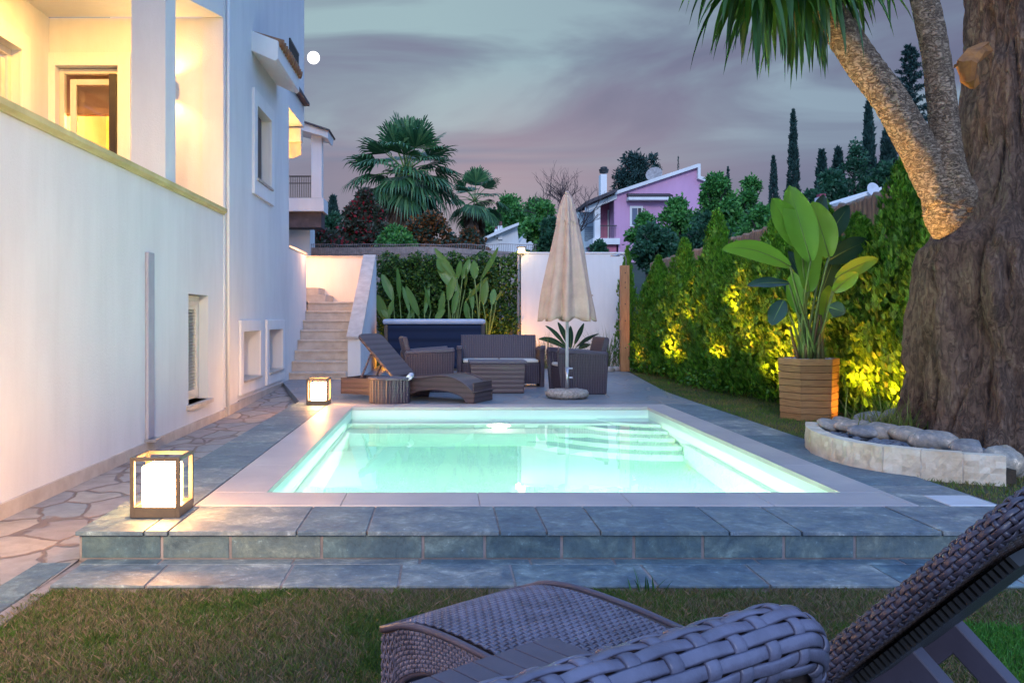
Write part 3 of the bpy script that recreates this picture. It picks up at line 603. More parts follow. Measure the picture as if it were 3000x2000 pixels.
# ================================================================= LANTERNS
def lantern(loc, label):
    t = thing('floor_lantern', label, 'lantern', loc, 0, 'cube lanterns on the deck')
    a, h, b_ = .13, .315, .011
    m = MB()
    for x in (-1, 1):
        for y in (-1, 1): m.box(x*a-b_*(x > 0)*2+(0 if x > 0 else 0), x*a+(b_*2 if x < 0 else 0), y*a-(b_*2 if y > 0 else 0), y*a+(b_*2 if y < 0 else 0), 0.0, h)
    for z in (0.0, h-.02):
        zz = z+.0005; hh = .055 if z == 0 else .0195
        for y in (-1, 1): m.box(-a+b_*2, a-b_*2, min(y*a, y*(a-b_*2))+.0008, max(y*a, y*(a-b_*2))-.0008, zz, zz+hh)
        for x in (-1, 1): m.box(min(x*a, x*(a-b_*2))+.0008, max(x*a, x*(a-b_*2))-.0008, -a+b_*2, a-b_*2, zz, zz+hh)
    part('lantern_frame', m, M['bronze'], t, world=False, bevel=.002)
    part('base_plate', MB().box(-.107, .107, -.107, .107, .004, .05), M['bronze'], t, world=False)
    part('diffuser', MB().box(-.085, .085, -.085, .085, .052, .262), M['lantern'], t, world=False, bevel=.01)
    return t
lantern((-1.508, 4.68, .001), 'near bronze cube lantern glowing at the front left deck corner')
lantern((-1.50, 10.50, .001), 'far bronze cube lantern glowing beside the wicker lounger')

lantern((-2.3, 1.5, -.165), 'added bronze cube lantern out of view on the path beside the lawn, nearest to the camera')  # extra lantern added out of view to warm the near wall

# unseen spot added outside the frame on the left, washes the near house wall
lamp('wall_wash_spot', 'SPOT', (-0.5, -0.8, 2.6), 1200, (1.0, 0.66, 0.34), .2, aim=(-2.61, 5.2, 1.0), spot_size=R_(58), spot_blend=.9)
# ================================================================= GRASS
def grassmat(name, stops):
    m, nt, bs, out = newmat(name); bs.inputs['Roughness'].default_value = 0.6
    tc = nn(nt, 'ShaderNodeTexCoord'); g = nn(nt, 'ShaderNodeNewGeometry')
    n = nn(nt, 'ShaderNodeTexNoise', i_Scale=1.7, i_Detail=4.0, i_Roughness=0.6); nt.links.new(tc.outputs['Object'], n.inputs['Vector'])
    f_ = mth(nt, 'ADD', mth(nt, 'MULTIPLY', n.outputs[0], 1.0), mth(nt, 'MULTIPLY', mth(nt, 'SUBTRACT', g.outputs['Random Per Island'], 0.5), 0.22))
    c = ramp(nt, stops, f_)
    nt.links.new(c, bs.inputs['Base Color'])
    tr = nn(nt, 'ShaderNodeBsdfTranslucent'); nt.links.new(c, tr.inputs[0]); mx = nt.nodes.new('ShaderNodeMixShader'); mx.inputs[0].default_value = .3
    nt.links.new(bs.outputs[0], mx.inputs[1]); nt.links.new(tr.outputs[0], mx.inputs[2]); nt.links.new(mx.outputs[0], out.inputs[0]); return m
M['grass'] = grassmat('grass_blades', [(0.26, (0.03, 0.085, 0.010)), (0.42, (0.075, 0.15, 0.02)), (0.475, (0.15, 0.125, 0.055)), (0.525, (0.32, 0.235, 0.17)), (0.565, (0.11, 0.085, 0.055)), (0.61, (0.085, 0.14, 0.03)), (0.8, (0.13, 0.22, 0.045))])
M['grass2'] = grassmat('side_grass_blades', [(0.30, (0.07, 0.16, 0.02)), (0.5, (0.11, 0.19, 0.03)), (0.62, (0.24, 0.19, 0.07)), (0.8, (0.08, 0.16, 0.02))])
M['grassgreen'] = grassmat('lush_grass_blades', [(0.30, (0.04, 0.19, 0.025)), (0.7, (0.07, 0.24, 0.03))])
def blades(P, h, wd, lean, r):
    n = len(P); a = r.uniform(0, 2*np.pi, n); d = np.stack([np.cos(a), np.sin(a), np.zeros(n)], 1)
    b = r.uniform(0, 2*np.pi, n); ld = np.stack([np.cos(b), np.sin(b), np.zeros(n)], 1)
    H = h*r.uniform(.5, 1.25, n)[:, None]; L = lean*r.uniform(.1, 1.0, n)[:, None]*H
    up = np.array([0, 0, 1.0])
    w_ = wd*r.uniform(.7, 1.3, n)[:, None]
    v = np.stack([P-d*w_, P+d*w_, P+ld*L*.4+up*H*.6+d*w_*.7, P+ld*L+up*H*.95, P+ld*L*.4+up*H*.6-d*w_*.7], 1).reshape(-1, 3)
    f = (np.arange(n)[:, None]*5+np.arange(5)[None]).tolist()
    return v, f
r = np.random.default_rng(3)
def scatter(n, x0, x1, y0, y1, z, test=None):
    P = np.stack([r.uniform(x0, x1, n), r.uniform(y0, y1, n), np.full(n, z)], 1)
    return P[test(P)] if test is not None else P
P = scatter(250000, -1.80, 2.8, 1.85, 3.91, -.177, lambda P: (np.abs(P[:, 0]-.3) < P[:, 1]*.72) & (P[:, 0] > -1.79+.02*np.sin(P[:, 1]*9)) & ((P[:, 0] > -1.74) | (P[:, 1] < 3.8)) & (P[:, 1] < 3.875+.03*np.sin(P[:, 0]*17)*np.sin(P[:, 0]*5.3)))
v, f = blades(P, .034, .0014, 1.3, r); g = part('grass', (v, f), M['grass']); tag(g, 'short patchy green and brown lawn grass in front of the pool step', 'grass', kind='stuff')
P = scatter(60000, 3.13, 5.6, 4.0, 17.2, -.021, lambda P: (P[:, 0] > 3.13+np.clip((P[:, 1]-12.5)*.12, 0, .6)) & (P[:, 0] < 5.0))
v, f = blades(P, .032, .003, 1.0, r); g = part('grass', (v, f), M['grass2']); tag(g, 'short green lawn grass strip between the pool deck and the hedge', 'grass', kind='stuff')
P = scatter(36000, 1.85, 3.0, 2.2, 3.45, -.170, lambda P: (P[:, 1] < 3.40-.05*np.sin(P[:, 0]*6)))
v, f = blades(P, .045, .0018, 0.8, r); g = part('grass', (v, f), M['grassgreen']); tag(g, 'bright lush green patch of grass behind the right lounger leg', 'grass', kind='stuff')

# ================================================================= WOVEN SURFACES
def weave(mb, S, u, v, wu, wv, amp, h, seg=5, skip=1):
    """S(U,V)->(pos,nrm). Strands run along u at nv stations of v, bands run along v at nu stations of u."""
    (u0, u1, nu), (v0, v1, nv) = u, v
    pu, pv = (u1-u0)/nu, (v1-v0)/nv; e = 1e-3
    def strip(U, V, off, alongu, width):
        p, n = S(U, V); q, _ = S(U, V+e*(v1-v0)) if alongu else S(U+e*(u1-u0), V)
        sd = q-p; ln = np.linalg.norm(sd, axis=1, keepdims=True); ln[ln < 1e-9] = 1e-9; sd = sd/ln
        p = p+n*off[:, None]
        prof = [(-.5, 0), (-.34, .8), (0, 1), (.34, .8), (.5, 0), (0, -.55)]
        k = len(prof); vs = np.stack([p+sd*(a*width)+n*(b*h) for a, b in prof], 1)
        m_ = len(U); fs = [(i*k+j, i*k+(j+1) % k, (i+1)*k+(j+1) % k, (i+1)*k+j) for i in range(m_-1) for j in range(k)]
        mb.add(vs.reshape(-1, 3), fs)
    for k in range(nv):
        U = np.linspace(u0, u1, nu*seg+1); ph = (U-u0)/pu-.5
        strip(U, np.full_like(U, v0+(k+.5)*pv), amp*np.clip(1.4*np.cos(np.pi*(ph+k)), -1, 1), True, wu)
    for j in range(0, nu, skip):
        V = np.linspace(v0, v1, nv*seg+1); ph = (V-v0)/pv-.5
        strip(np.full_like(V, u0+(j+.5)*pu), V, -amp*np.clip(1.4*np.cos(np.pi*(ph+j)), -1, 1), False, wv)
def unit(a): return a/np.maximum(np.linalg.norm(a, axis=-1, keepdims=True), 1e-9)
def interp_path(pts):
    pts = np.array(pts, float); s = np.concatenate([[0], np.cumsum(np.linalg.norm(np.diff(pts, axis=0), axis=1))])
    return pts, s
SEAT = [(0, .245), (.05, .285), (.15, .315), (.3, .325), (.5, .315), (.75, .285), (.95, .265), (1.15, .26), (1.9, .26)]
FD = [0.0]
sxp = np.array([a for a, b in SEAT]); szp = np.array([b for a, b in SEAT])
def seatz(x):
    x = np.asarray(x, float); return sum(np.interp(x+d, sxp, szp) for d in (-.06, -.03, 0, .03, .06))/5-FD[0]*np.clip(1-x/.42, 0, 1)**1.6
def lounger(name, label, loc, rz, theta=52, detail=True, WD=.60, group='wicker sun loungers', Lb=.76, parts_mat=None):
    t = thing(name, label, 'sun lounger', loc, rz, group)
    hw = WD/2; rb = .035
    mat = parts_mat or M['wicker']
    def S(U, V):
        # rounded corners at the foot
        k = np.clip(1-U/.16, 0, 1); ww = hw*(1-.03*k**2)
        z = seatz(U)+.012*(1-(V/hw)**2); p = np.stack([U, V*ww/hw, z], -1)
        dz = (seatz(U+.01)-seatz(U-.01))/.02; n = unit(np.stack([-dz, -V*.05, np.ones_like(U)], -1)); return p, n
    if detail:
        m = MB(); weave(m, S, (.015, 1.22, 62), (-hw+.035, hw-.035, 34), .0135, .0145, .0026, .0026, 4)
        part('seat', m, mat, t, world=False, smooth=True)
        m = MB(); nu = 40
        pts = [(u, v, seatz(u)-.012) for u in np.linspace(.01, 1.24, nu) for v in (-hw+.02, hw-.02)]; m.grid(pts, nu, 2); part('seat_backing', m, M['wicker_dark'], t, world=False)
    else:
        m = MB(); nu, nv = 44, 9
        top = [S(np.array([u]), np.array([v]))[0][0] for u in np.linspace(.0, 1.24, nu) for v in np.linspace(-hw+.01, hw-.01, nv)]
        m.grid(top, nu, nv); part('seat', m, parts_mat, t, world=False, smooth=True)
    # seat rim
    rim = [(u, -hw*(1-.03*max(0, 1-u/.16)**2), float(seatz(u))+.004) for u in np.linspace(1.24, 0.0, 40)]
    rim2 = [(x, -y, z) for x, y, z in rim[::-1]]; m = MB(); m.tube(rim+rim2, .011, 8); part('seat_rim', m, M['plastic'] if detail else parts_mat, t, world=False, smooth=True)
    # side aprons with the arch cut-out, foot apron
    def arch(x):
        if FD[0]:
            if x < .11: return 0.0
            if x < .92: return .155*math.sin(math.pi*min(1, max(0, (x-.10)/.84)))**.42
        if x < .072: return 0.0
        if x < .92: return .232*math.sin(math.pi*min(1, max(0, (x-.065)/.875)))**.26
        if x < 1.22: return 0.0
        return .05
    for s in (-1, 1):
        xsu = np.concatenate([[0, .05, .070, .073, .08, .095, .12, .15], np.linspace(.2, .85, 22), [.88, .905, .925, .94, 1.0, 1.2, 1.5, 1.9]])
        if detail:
            def A(U, V, s=s):
                zt = seatz(U)-.004; zb_ = np.array([arch(float(x)) for x in np.atleast_1d(U)]); k = np.clip(1-U/.16, 0, 1)
                p = np.stack([U, s*hw*(1-.03*k**2)+0*U, zb_+(zt-zb_)*V], -1); n = np.stack([0*U, s+0*U, 0*U], -1); return p, n
            m = MB(); weave(m, A, (.0, 1.9, 150), (.03, .97, 9), .014, .0075, .0028, .0024, 3); 
            ap = part('side_panel', m, mat, t, world=False, smooth=True)
        m = MB()
        for i in range(len(xsu)-1):
            a, b_ = xsu[i], xsu[i+1]; yy = s*(hw-.006)
            ka, kb = max(0, 1-a/.16), max(0, 1-b_/.16)
            ya, yb = s*(hw*(1-.03*ka**2)-.005), s*(hw*(1-.03*kb**2)-.005)
            za, zb_ = arch(a), arch(b_); ta, tb = float(seatz(a)), float(seatz(b_))
            d = -s*.02
            m.add([(a, ya, za), (b_, yb, zb_), (b_, yb, tb), (a, ya, ta), (a, ya+d, za), (b_, yb+d, zb_), (b_, yb+d, tb), (a, ya+d, ta)],
                  [(0,1,2,3), (7,6,5,4), (0,4,5,1), (3,2,6,7)])
        if detail: part('side_lining', m, M['wicker_dark'], ap, world=False)
        else: part('side_panel', m, parts_mat, t, world=False)
        # smooth arch trim
        m = MB(); m.tube([(x, s*(hw-.012), arch(x)-.0) for x in np.concatenate([[.073, .078, .09, .12], np.linspace(.16, .88, 22), [.91, .925, .938]])], .011, 6)
        part('arch_trim', m, M['plastic'] if detail else parts_mat, t, world=False, smooth=True)
    m = MB()
    if detail:
        def Fo(U, V): return np.stack([0*U-.002+.0*V, U, V*(seatz(np.array(0.0)))], -1), np.stack([-1+0*U, 0*U, 0*U], -1)
        weave(m, Fo, (-hw*.9, hw*.9, 40), (.03, .99, 9), .014, .0075, .0028, .0024, 3)
    m.box(.002, .02, -hw*.9, hw*.9, 0, .25); part('foot_panel', m, mat, t, world=False, smooth=False)
    m = MB(); m.box(1.88, 1.9, -hw, hw, .05, .26); part('head_panel', m, mat, t, world=False)
    backrest(t, (1.14, 0, .30), R_(theta), Lb, WD, detail, parts_mat, .024, 8, .019, M['wicker_rim_shaded'])
    return t
def backrest(t, hinge, th, L, WD, detail, pmat=None, RR=.034, nstr=8, pitch=.036, rmat=None):
    hw = WD/2-.01; H = np.array(hinge); rise = np.array([math.cos(th), 0, math.sin(th)]); nb = np.array([math.sin(th), 0, -math.cos(th)]); yv = np.array([0, 1.0, 0])
    # rim path in (y, r): up the near side, round the corner, across the top, down the far side
    c = .09; pth = [(-hw, -.02)]+[(-hw, r_) for r_ in np.linspace(.04, L-c, 18)]+[(-hw+c-c*math.cos(a), L-c+c*math.sin(a)) for a in np.linspace(.2, math.pi/2, 7)]
    pth += [(-q[0], q[1]) for q in pth[::-1]]
    P2 = np.array(pth); s = np.concatenate([[0], np.cumsum(np.linalg.norm(np.diff(P2, axis=0), axis=1))]); T = s[-1]
    def S(U, V):
        U = np.clip(U, 0, T); y = np.interp(U, s, P2[:, 0]); r_ = np.interp(U, s, P2[:, 1])
        y2 = np.interp(np.clip(U+.02, 0, T), s, P2[:, 0]); r2 = np.interp(np.clip(U+.02, 0, T), s, P2[:, 1])
        y1 = np.interp(np.clip(U-.02, 0, T), s, P2[:, 0]); r1 = np.interp(np.clip(U-.02, 0, T), s, P2[:, 1])
        ty, tr_ = y2-y1, r2-r1; l = np.sqrt(ty**2+tr_**2)+1e-9; oy, orr = -tr_/l, ty/l     # outward in the panel plane
        out = yv[None]*oy[:, None]+rise[None]*orr[:, None]
        base = H[None]+yv[None]*y[:, None]+rise[None]*r_[:, None]
        d = out*np.cos(V)[:, None]+nb[None]*np.sin(V)[:, None]
        R1 = RR; return base+d*R1, d
    m = MB()
    if detail:
        weave(m, S, (0, T, int(T/pitch)), (-1.7, 1.75, nstr), RR*3.45/nstr*.99, (.013 if RR < .03 else .019)*RR/.034, .0021, .0026*RR/.034, 6)
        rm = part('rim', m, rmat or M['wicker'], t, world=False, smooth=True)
        m = MB(); m.tube([H+yv*a+rise*b_ for a, b_ in pth], RR-.008, 10); part('rim_core', m, M['wicker_dark'], rm, world=False, smooth=True)
        # woven back panel seen from behind, and the front face
        def B(U, V): return H[None]+yv[None]*V[:, None]+rise[None]*U[:, None]+nb[None]*.016, np.repeat(nb[None], len(U), 0)
        m = MB(); weave(m, B, (.0, L-.03, 34), (-hw+.02, hw-.02, 26), .015, .010, .0055, .0045, 4); part('back_panel', m, M['wicker_dark'], t, world=False, smooth=True)
        def Fq(U, V): return H[None]+yv[None]*V[:, None]+rise[None]*U[:, None]-nb[None]*.02, -np.repeat(nb[None], len(U), 0)
        m = MB(); weave(m, Fq, (.0, L-.02, 40), (-hw+.02, hw-.02, 34), .0125, .013, .0032, .0028, 3); part('backrest', m, M['wicker'], t, world=False, smooth=True)
        m = MB(); q = [H+yv*a+rise*b_+nb*0.0 for a in (-hw+.01, hw-.01) for b_ in (0, L-.02)]; m.add(q, [(0, 1, 3, 2)]); part('back_lining', m, M['wicker_dark'], t, world=False)
        # ribbed stiffening strip down the back
    else:
        m = MB(); q = []
        n_ = 24; ring = P2
        fr = [H+yv*a+rise*b_-nb*.02 for a, b_ in P2]; bk = [H+yv*a+rise*b_+nb*.02 for a, b_ in P2]; k = len(P2)
        m.add(fr+bk, [tuple(range(k)), tuple(range(2*k-1, k-1, -1))]+[(i, i+k, (i+1) % k+k, (i+1) % k) for i in range(k)])
        part('backrest', m, pmat, t, world=False, bevel=.01)
    return
# ---- near right lounger (its foot end is in the middle of the picture)
u_ang = R_(-49)
GZ = -.172
L1o = np.array([-.19, 2.68])+.30*np.array([math.cos(u_ang+math.pi/2), math.sin(u_ang+math.pi/2)])
t = lounger('sun_lounger', 'woven wicker sun lounger with curved foot end and raised backrest at the right', (L1o[0], L1o[1], GZ), u_ang, 47.5, WD=.62, Lb=.86)
# support frame of the raised backrest, both sides
for y0 in (-.03, .20):
    m = MB(); m.prism([(1.12, .24), (1.15, .355), (1.22, .40), (1.30, .44), (1.37, .51), (1.42, .575), (1.55, .455), (2.0, .0), (1.92, .0), (1.50, .43), (1.44, .485), (1.36, .395), (1.22, .29)], 'y', y0-.022, y0+.022)
    part('leg', m, M['plastic'], t, world=False, bevel=.004)
m = MB()
th = R_(47.5); rise = np.array([math.cos(th), 0, math.sin(th)]); nb = np.array([math.sin(th), 0, -math.cos(th)]); Hh = np.array([1.14, 0, .30])
for k in range(30):
    b0 = Hh+rise*(.33+k*.0135)+nb*.035
    m.add([b0+np.array([0, yy, 0])+rise*dr_+nb*dn for yy in (-.21, .21) for dr_ in (0, .008) for dn in (0, .022)], [(0,1,3,2), (4,6,7,5), (0,4,5,1), (2,3,7,6), (1,5,7,3), (0,2,6,4)])
part('support_slats', m, M['black'], t, world=False)
# towel on its seat
m = MB(); nu, nv = 24, 14
ca, sa = math.cos(u_ang), math.sin(u_ang)
def l1(x, y, z): return (L1o[0]+ca*x-sa*y, L1o[1]+sa*x+ca*y, GZ+z)
top = [l1(x, y, float(seatz(x))+.034+.006*math.sin(x*19+y*9)) for x in np.linspace(.80, 1.12, nu) for y in np.linspace(-.22, .24, nv)]
bot = [(a, b_, c-.026) for a, b_, c in top]
m.grid(top, nu, nv); m.grid(bot, nu, nv)
k = nu*nv; edge = [(i*nv, (i+1)*nv) for i in range(nu-1)]+[((nu-1)*nv+j, (nu-1)*nv+j+1) for j in range(nv-1)]+[((i+1)*nv+nv-1, i*nv+nv-1) for i in range(nu-2, -1, -1)]+[(j+1, j) for j in range(nv-2, -1, -1)]
m.f += [(a, b_, b_+k, a+k) for a, b_ in edge]
tw = part('towel', m, M['towel'], smooth=True, origin=l1(1.05, 0, .3)); tag(tw, 'white terry towel laid on the seat of the right wicker lounger', 'towel')
# ---- nearest chair: only its raised back with the thick woven roll shows
cw = math.radians(33.0); cu = cw-math.pi/2
ct = thing('wicker_armchair', 'wicker lounge chair closest to the camera with thick woven top roll', 'lounge chair', (0, 0, GZ), cu, 'wicker sun loungers')
HB = .50; thB = R_(58); LB = .70
wv_ = np.array([math.cos(cw), math.sin(cw)]); uv_ = np.array([math.cos(cu), math.sin(cu)])
top_right = np.array([.472, 1.125]); topz = .645-GZ
org = top_right-wv_*.31-uv_*(LB*math.cos(thB)+HB)
ct.location = (org[0], org[1], GZ)
backrest(ct, (HB, 0, topz-LB*math.sin(thB)), thB, LB, .66, True, None, .042, 8, .052)
m = MB(); m.box(.02, HB, -.28, .28, .04, .26); part('seat', m, M['wicker_dark'], ct, world=False, bevel=.02)
for sx_ in (.04, HB-.03):
    for sy_ in (-.25, .25): part('leg', MB().box(sx_-.02, sx_+.02, sy_-.02, sy_+.02, 0, .05), M['plastic'], ct, world=False)
# ---- slatted low table between the two
a1 = np.array([-.05, 1.90]); a2 = np.array([.262, 2.155]); tdir = unit(a2-a1); tn = np.array([tdir[1], -tdir[0]])
tz = .262
tt = thing('slatted_table', 'low taupe side table with slatted top between the two foreground wicker seats', 'side table', (a1[0], a1[1], GZ), math.atan2(tdir[1], tdir[0]))
Lt = .46
m = MB()
for k in range(8): m.box(-.10+k*.0635, -.10+k*.0635+.0605, -.44, 0, tz-GZ-.018, tz-GZ); 
part('table_top', m, M['plastic'], tt, world=False, bevel=.0025)
for sx_ in (-.06, .36):
    for sy_ in (-.40, -.04): part('leg', MB().box(sx_-.018, sx_+.018, sy_-.018, sy_+.018, 0, tz-GZ-.02), M['plastic'], tt, world=False)
part('rail', MB().box(-.09, .39, -.42, -.02, tz-GZ-.05, tz-GZ-.022), M['plastic'], tt, world=False)

# ================================================================= FAR PATIO FURNITURE
def sofa(name, label, cat, width, loc, rz, group=None):
    t = thing(name, label, cat, loc, rz, group); hw = width/2
    side = [(-.34, 0), (.30, 0), (.33, .53), (.30, .565), (-.36, .615), (-.385, .58)]   # (y: front -, z)
    for s in (-1, 1):
        m = MB(); a, b_ = (s*hw, s*(hw-.065)); m.prism(side, 'x', min(a, b_), max(a, b_)); part('side_panel', m, M['ribY'], t, world=False, bevel=.012)
        m = MB(); m.prism([(-.365, .56), (.33, .535), (.31, .575), (-.37, .625)], 'x', min(s*(hw+.012), s*(hw-.078)), max(s*(hw+.012), s*(hw-.078))); part('armrest', m, M['plastic'], t, world=False, bevel=.01)
    m = MB(); m.prism([(.16, .25), (.23, .23), (.36, .74), (.34, .775), (.29, .775)], 'x', -hw+.066, hw-.066); part('backrest', m, M['rib'], t, world=False, bevel=.01)
    m = MB(); m.prism([(-.31, .05), (-.315, .36), (.2, .345), (.2, .05)], 'x', -hw+.067, hw-.067); part('seat', m, M['rib'], t, world=False, bevel=.01)
    n = 2 if width > 1 else 1; cw_ = (width-.16)/n
    for k in range(n):
        x0 = -hw+.08+k*cw_; part('seat_cushion', MB().box(x0+.005, x0+cw_-.005, -.325, .17, .362, .41), M['cushion'], t, world=False, bevel=.018)
    return t
sofa('wicker_sofa', 'two seat dark rattan sofa with pale cushions facing the pool', 'sofa', 1.31, (.87, 13.45, -.003), 0)
ac = sofa('wicker_armchair', 'dark rattan armchair behind the sun lounger facing right', 'armchair', .72, (-.26, 12.55, -.003), R_(90+8), 'rattan armchairs of the patio set')
dup(ac, (1.90, 12.23, -.003), R_(-90+6), 'dark rattan armchair behind the parasol pole facing left')
t = thing('patio_table', 'low dark rattan box table standing before the sofa', 'coffee table', (.756, 12.28, -.003))
m = MB(); m.prism([(-.36, 0), (.36, 0), (.385, .40), (-.385, .40)], 'y', -.25, .25); part('table_body', m, M['smoothres'], t, world=False, bevel=.01)
part('table_top', MB().box(-.40, .40, -.265, .265, .402, .45), M['plastic'], t, world=False, bevel=.012)
# far lounger
FD[0] = .13
fl = lounger('sun_lounger', 'brown resin sun lounger with raised backrest behind the pool', (.50, 10.86, -.003), R_(180-26), 45, False, .62, parts_mat=M['smoothres'], Lb=.74)
part('prop', MB().tube([(1.50, -.2, .58), (1.66, -.2, .24)], .014, 6), M['plastic'], fl, world=False)
part('prop', MB().tube([(1.50, .2, .58), (1.66, .2, .24)], .014, 6), M['plastic'], fl, world=False)
bt = thing('drum_table', 'brown ribbed drum side table in front of the far lounger', 'side table', (-.66, 10.70, -.003))
n = 64; prof = [(.22+(.010 if k % 2 else 0), 2*math.pi*k/n) for k in range(n)]
poly = [(a*math.cos(b_)*1.08, a*math.sin(b_)*.75) for a, b_ in prof]
part('drum', MB().prism(poly, 'z', 0, .285), M['rib'], bt, world=False)
part('table_top', MB().prism([(.25*math.cos(2*math.pi*k/40)*1.06, .25*math.sin(2*math.pi*k/40)*.76) for k in range(40)], 'z', .286, .318), M['plastic'], bt, world=False, bevel=.008)
m = MB(); m.tube([(-.42, 10.62, .31), (-.40, 10.95, .32)], [.035, .035], 12); tw = part('rolled_towel', m, M['towel'], smooth=True, bevel=.01, origin=(-.41, 10.8, .3)); tag(tw, 'small rolled white towel on the far lounger seat', 'towel')

# ================================================================= PARASOL
ps = thing('parasol', 'closed beige parasol on a white pole with round stone base', 'parasol', (1.615, 11.35, 0))
m = MB(); m.lathe([(.02, 0), (.24, .0), (.275, .03), (.28, .07), (.25, .105), (.06, .115)], n=36); 
v_ = np.array(m.v); v_ += np.random.default_rng(1).normal(0, .003, v_.shape); m.v = v_.tolist(); part('base', m, M['stonebase'], ps, world=False, smooth=True)
part('pole', MB().tube([(0, 0, .11), (0, 0, 2.62)], .021, 12), M['pole'], ps, world=False, smooth=True)
part('pole_sleeve', MB().tube([(0, 0, .11), (0, 0, .40)], .028, 12), M['steel'], ps, world=False, smooth=True)
for z in (.26, .38): part('clamp_knob', MB().tube([(.02, 0, z), (.07, -.01, z)], .012, 8), M['steel'], ps, world=False)
nz, na = 34, 128; m = MB(); pts = []
for i in range(nz):
    f_ = i/(nz-1); z = 2.56-1.52*f_
    R0 = .055+.29*f_**.85 if f_ > .03 else .05
    for k in range(na):
        a = 2*math.pi*k/na; fold = .5+.5*math.cos(8*a+.6*math.sin(a*3)+.5*f_); fine = .5+.5*math.cos(16*a+2.5*f_+math.sin(a*2))
        rr = R0*(.60+.36*fold**.7+.10*fine)*(1+.04*math.sin(5*a+7*f_)); zz = z
        if f_ > .93: zz -= .05*fold*(f_-.93)/.07
        pts.append((rr*math.cos(a)*1.05, rr*math.sin(a), zz))
m.add(pts, [(i*na+k, i*na+(k+1) % na, (i+1)*na+(k+1) % na, (i+1)*na+k) for i in range(nz-1) for k in range(na)])
o = part('canopy', m, M['canvas'], ps, world=False, smooth=True)
sm = o.modifiers.new('s', 'SOLIDIFY'); sm.thickness = .006
m = MB(); pts = []
for i in range(8):
    f_ = i/7; z = 2.66-.36*f_; R0 = .03+.115*f_**.7
    for k in range(64):
        a = 2*math.pi*k/64; fold = .5+.5*math.cos(8*a+.3); rr = R0*(.72+.33*fold); pts.append((rr*math.cos(a), rr*math.sin(a), z-.05*fold*f_**3))
m.add(pts, [(i*64+k, i*64+(k+1) % 64, (i+1)*64+(k+1) % 64, (i+1)*64+k) for i in range(7) for k in range(64)]); m.lathe([(.02, 2.64), (.035, 2.66), (.02, 2.69)], n=16)
part('top_vent', m, M['canvas'], o, world=False, smooth=True)
m = MB(); pts = []
for i in range(3):
    for k in range(na):
        a = 2*math.pi*k/na; fold = .5+.5*math.cos(8*a+.6*math.sin(a*3)+.42); rr = (.055+.29*.80**.85)*(.60+.36*fold**.7+.10*(.5+.5*math.cos(16*a+2.0+math.sin(a*2))))+.008+.004*i
        pts.append((rr*math.cos(a)*1.05, rr*math.sin(a), 1.345-.012*i))
m.add(pts, [(i*na+k, i*na+(k+1) % na, (i+1)*na+(k+1) % na, (i+1)*na+k) for i in range(2) for k in range(na)]); part('hem', m, M['canvas'], o, world=False, smooth=True)

# ================================================================= HOT TUB
ht = thing('hot_tub', 'dark blue square hot tub with pale padded cover', 'hot tub', (-.17, 18.0, 0))
part('cabinet', MB().box(-.985, .985, -.95, .95, .04, .90), M['tub'], ht, world=False, bevel=.05)
part('cover', MB().box(-1.02, 1.0, -.98, .98, .905, 1.01), M['tubtop'], ht, world=False, bevel=.045)
part('plinth', MB().box(-.95, .95, -.91, .91, 0, .04), M['black'], ht, world=False)
for x in (-.95, .95): part('corner_trim', MB().box(x-.04, x+.04, -.962, -.94, .05, .90), M['black'], ht, world=False, bevel=.01)

# ================================================================= SHOWER POST
sp = thing('outdoor_shower', 'upright timber shower post in front of the hedge', 'outdoor shower', (3.52, 16.9, 0))
part('post', MB().box(-.085, .085, -.06, .06, 0, 2.05), M['post'], sp, world=False, bevel=.006)
part('shower_pipe', MB().tube([(.03, -.0, 1.9), (.03, -.0, 2.16), (.0, -.03, 2.24), (-.12, -.12, 2.26), (-.22, -.2, 2.24)], .012, 8), M['steel'], sp, world=False, smooth=True)
part('shower_head', MB().lathe([(.02, 0), (.09, -.01), (.09, -.025), (.02, -.03)], (-.22, -.2, 2.24), 20), M['steel'], sp, world=False, smooth=True)
for z in (.80, 1.0): part('tap', MB().tube([(-.085, -.02, z), (-.15, -.05, z)], .014, 8), M['steel'], sp, world=False)
for z in (.45, .98, 1.3, 1.62, 1.72, 1.9): part('bolt', MB().tube([(0, -.06, z), (0, -.068, z)], .012, 8), M['black'], sp, world=False)

# ================================================================= HEXAGONAL PLANTER
pp = thing('planter', 'hexagonal planter of horizontal timber boards on the lawn', 'planter', (3.85, 9.17, -.02), R_(-7))
for k in range(9):
    z0 = .002+k*.0715; Rk = .292+.02*k/8
    def hexp(R): return [(R*math.cos(math.pi/3*j), R*math.sin(math.pi/3*j)) for j in range(6)]
    m = MB()
    for j in range(6):
        a, b_ = np.array(hexp(Rk)[j]), np.array(hexp(Rk)[(j+1) % 6]); ai, bi = a*.92, b_*.92
        m.prism([tuple(a), tuple(b_), tuple(bi), tuple(ai)], 'z', z0, z0+.0665)
    part('board', m, M['wood'], pp, world=False, bevel=.003)
m = MB(); m.prism(hexp(.27), 'z', .02, .60); part('soil', m, M['soil'], pp, world=False)
rr = random.Random(4); m = MB()
for k in range(170):
    a, q = rr.uniform(0, 6.28), .25*math.sqrt(rr.random()); s_ = rr.uniform(.012, .022); m.lathe([(s_*.3, -s_*.5), (s_, 0), (s_*.4, s_*.6)], (q*math.cos(a), q*math.sin(a), .61+rr.uniform(0, .02)), 5)
o = part('pebbles', m, pm('white_pebbles', (0.6, 0.6, 0.66), (0.4, 0.4, 0.45), 30, .8), pp, world=False); o['kind'] = 'stuff'

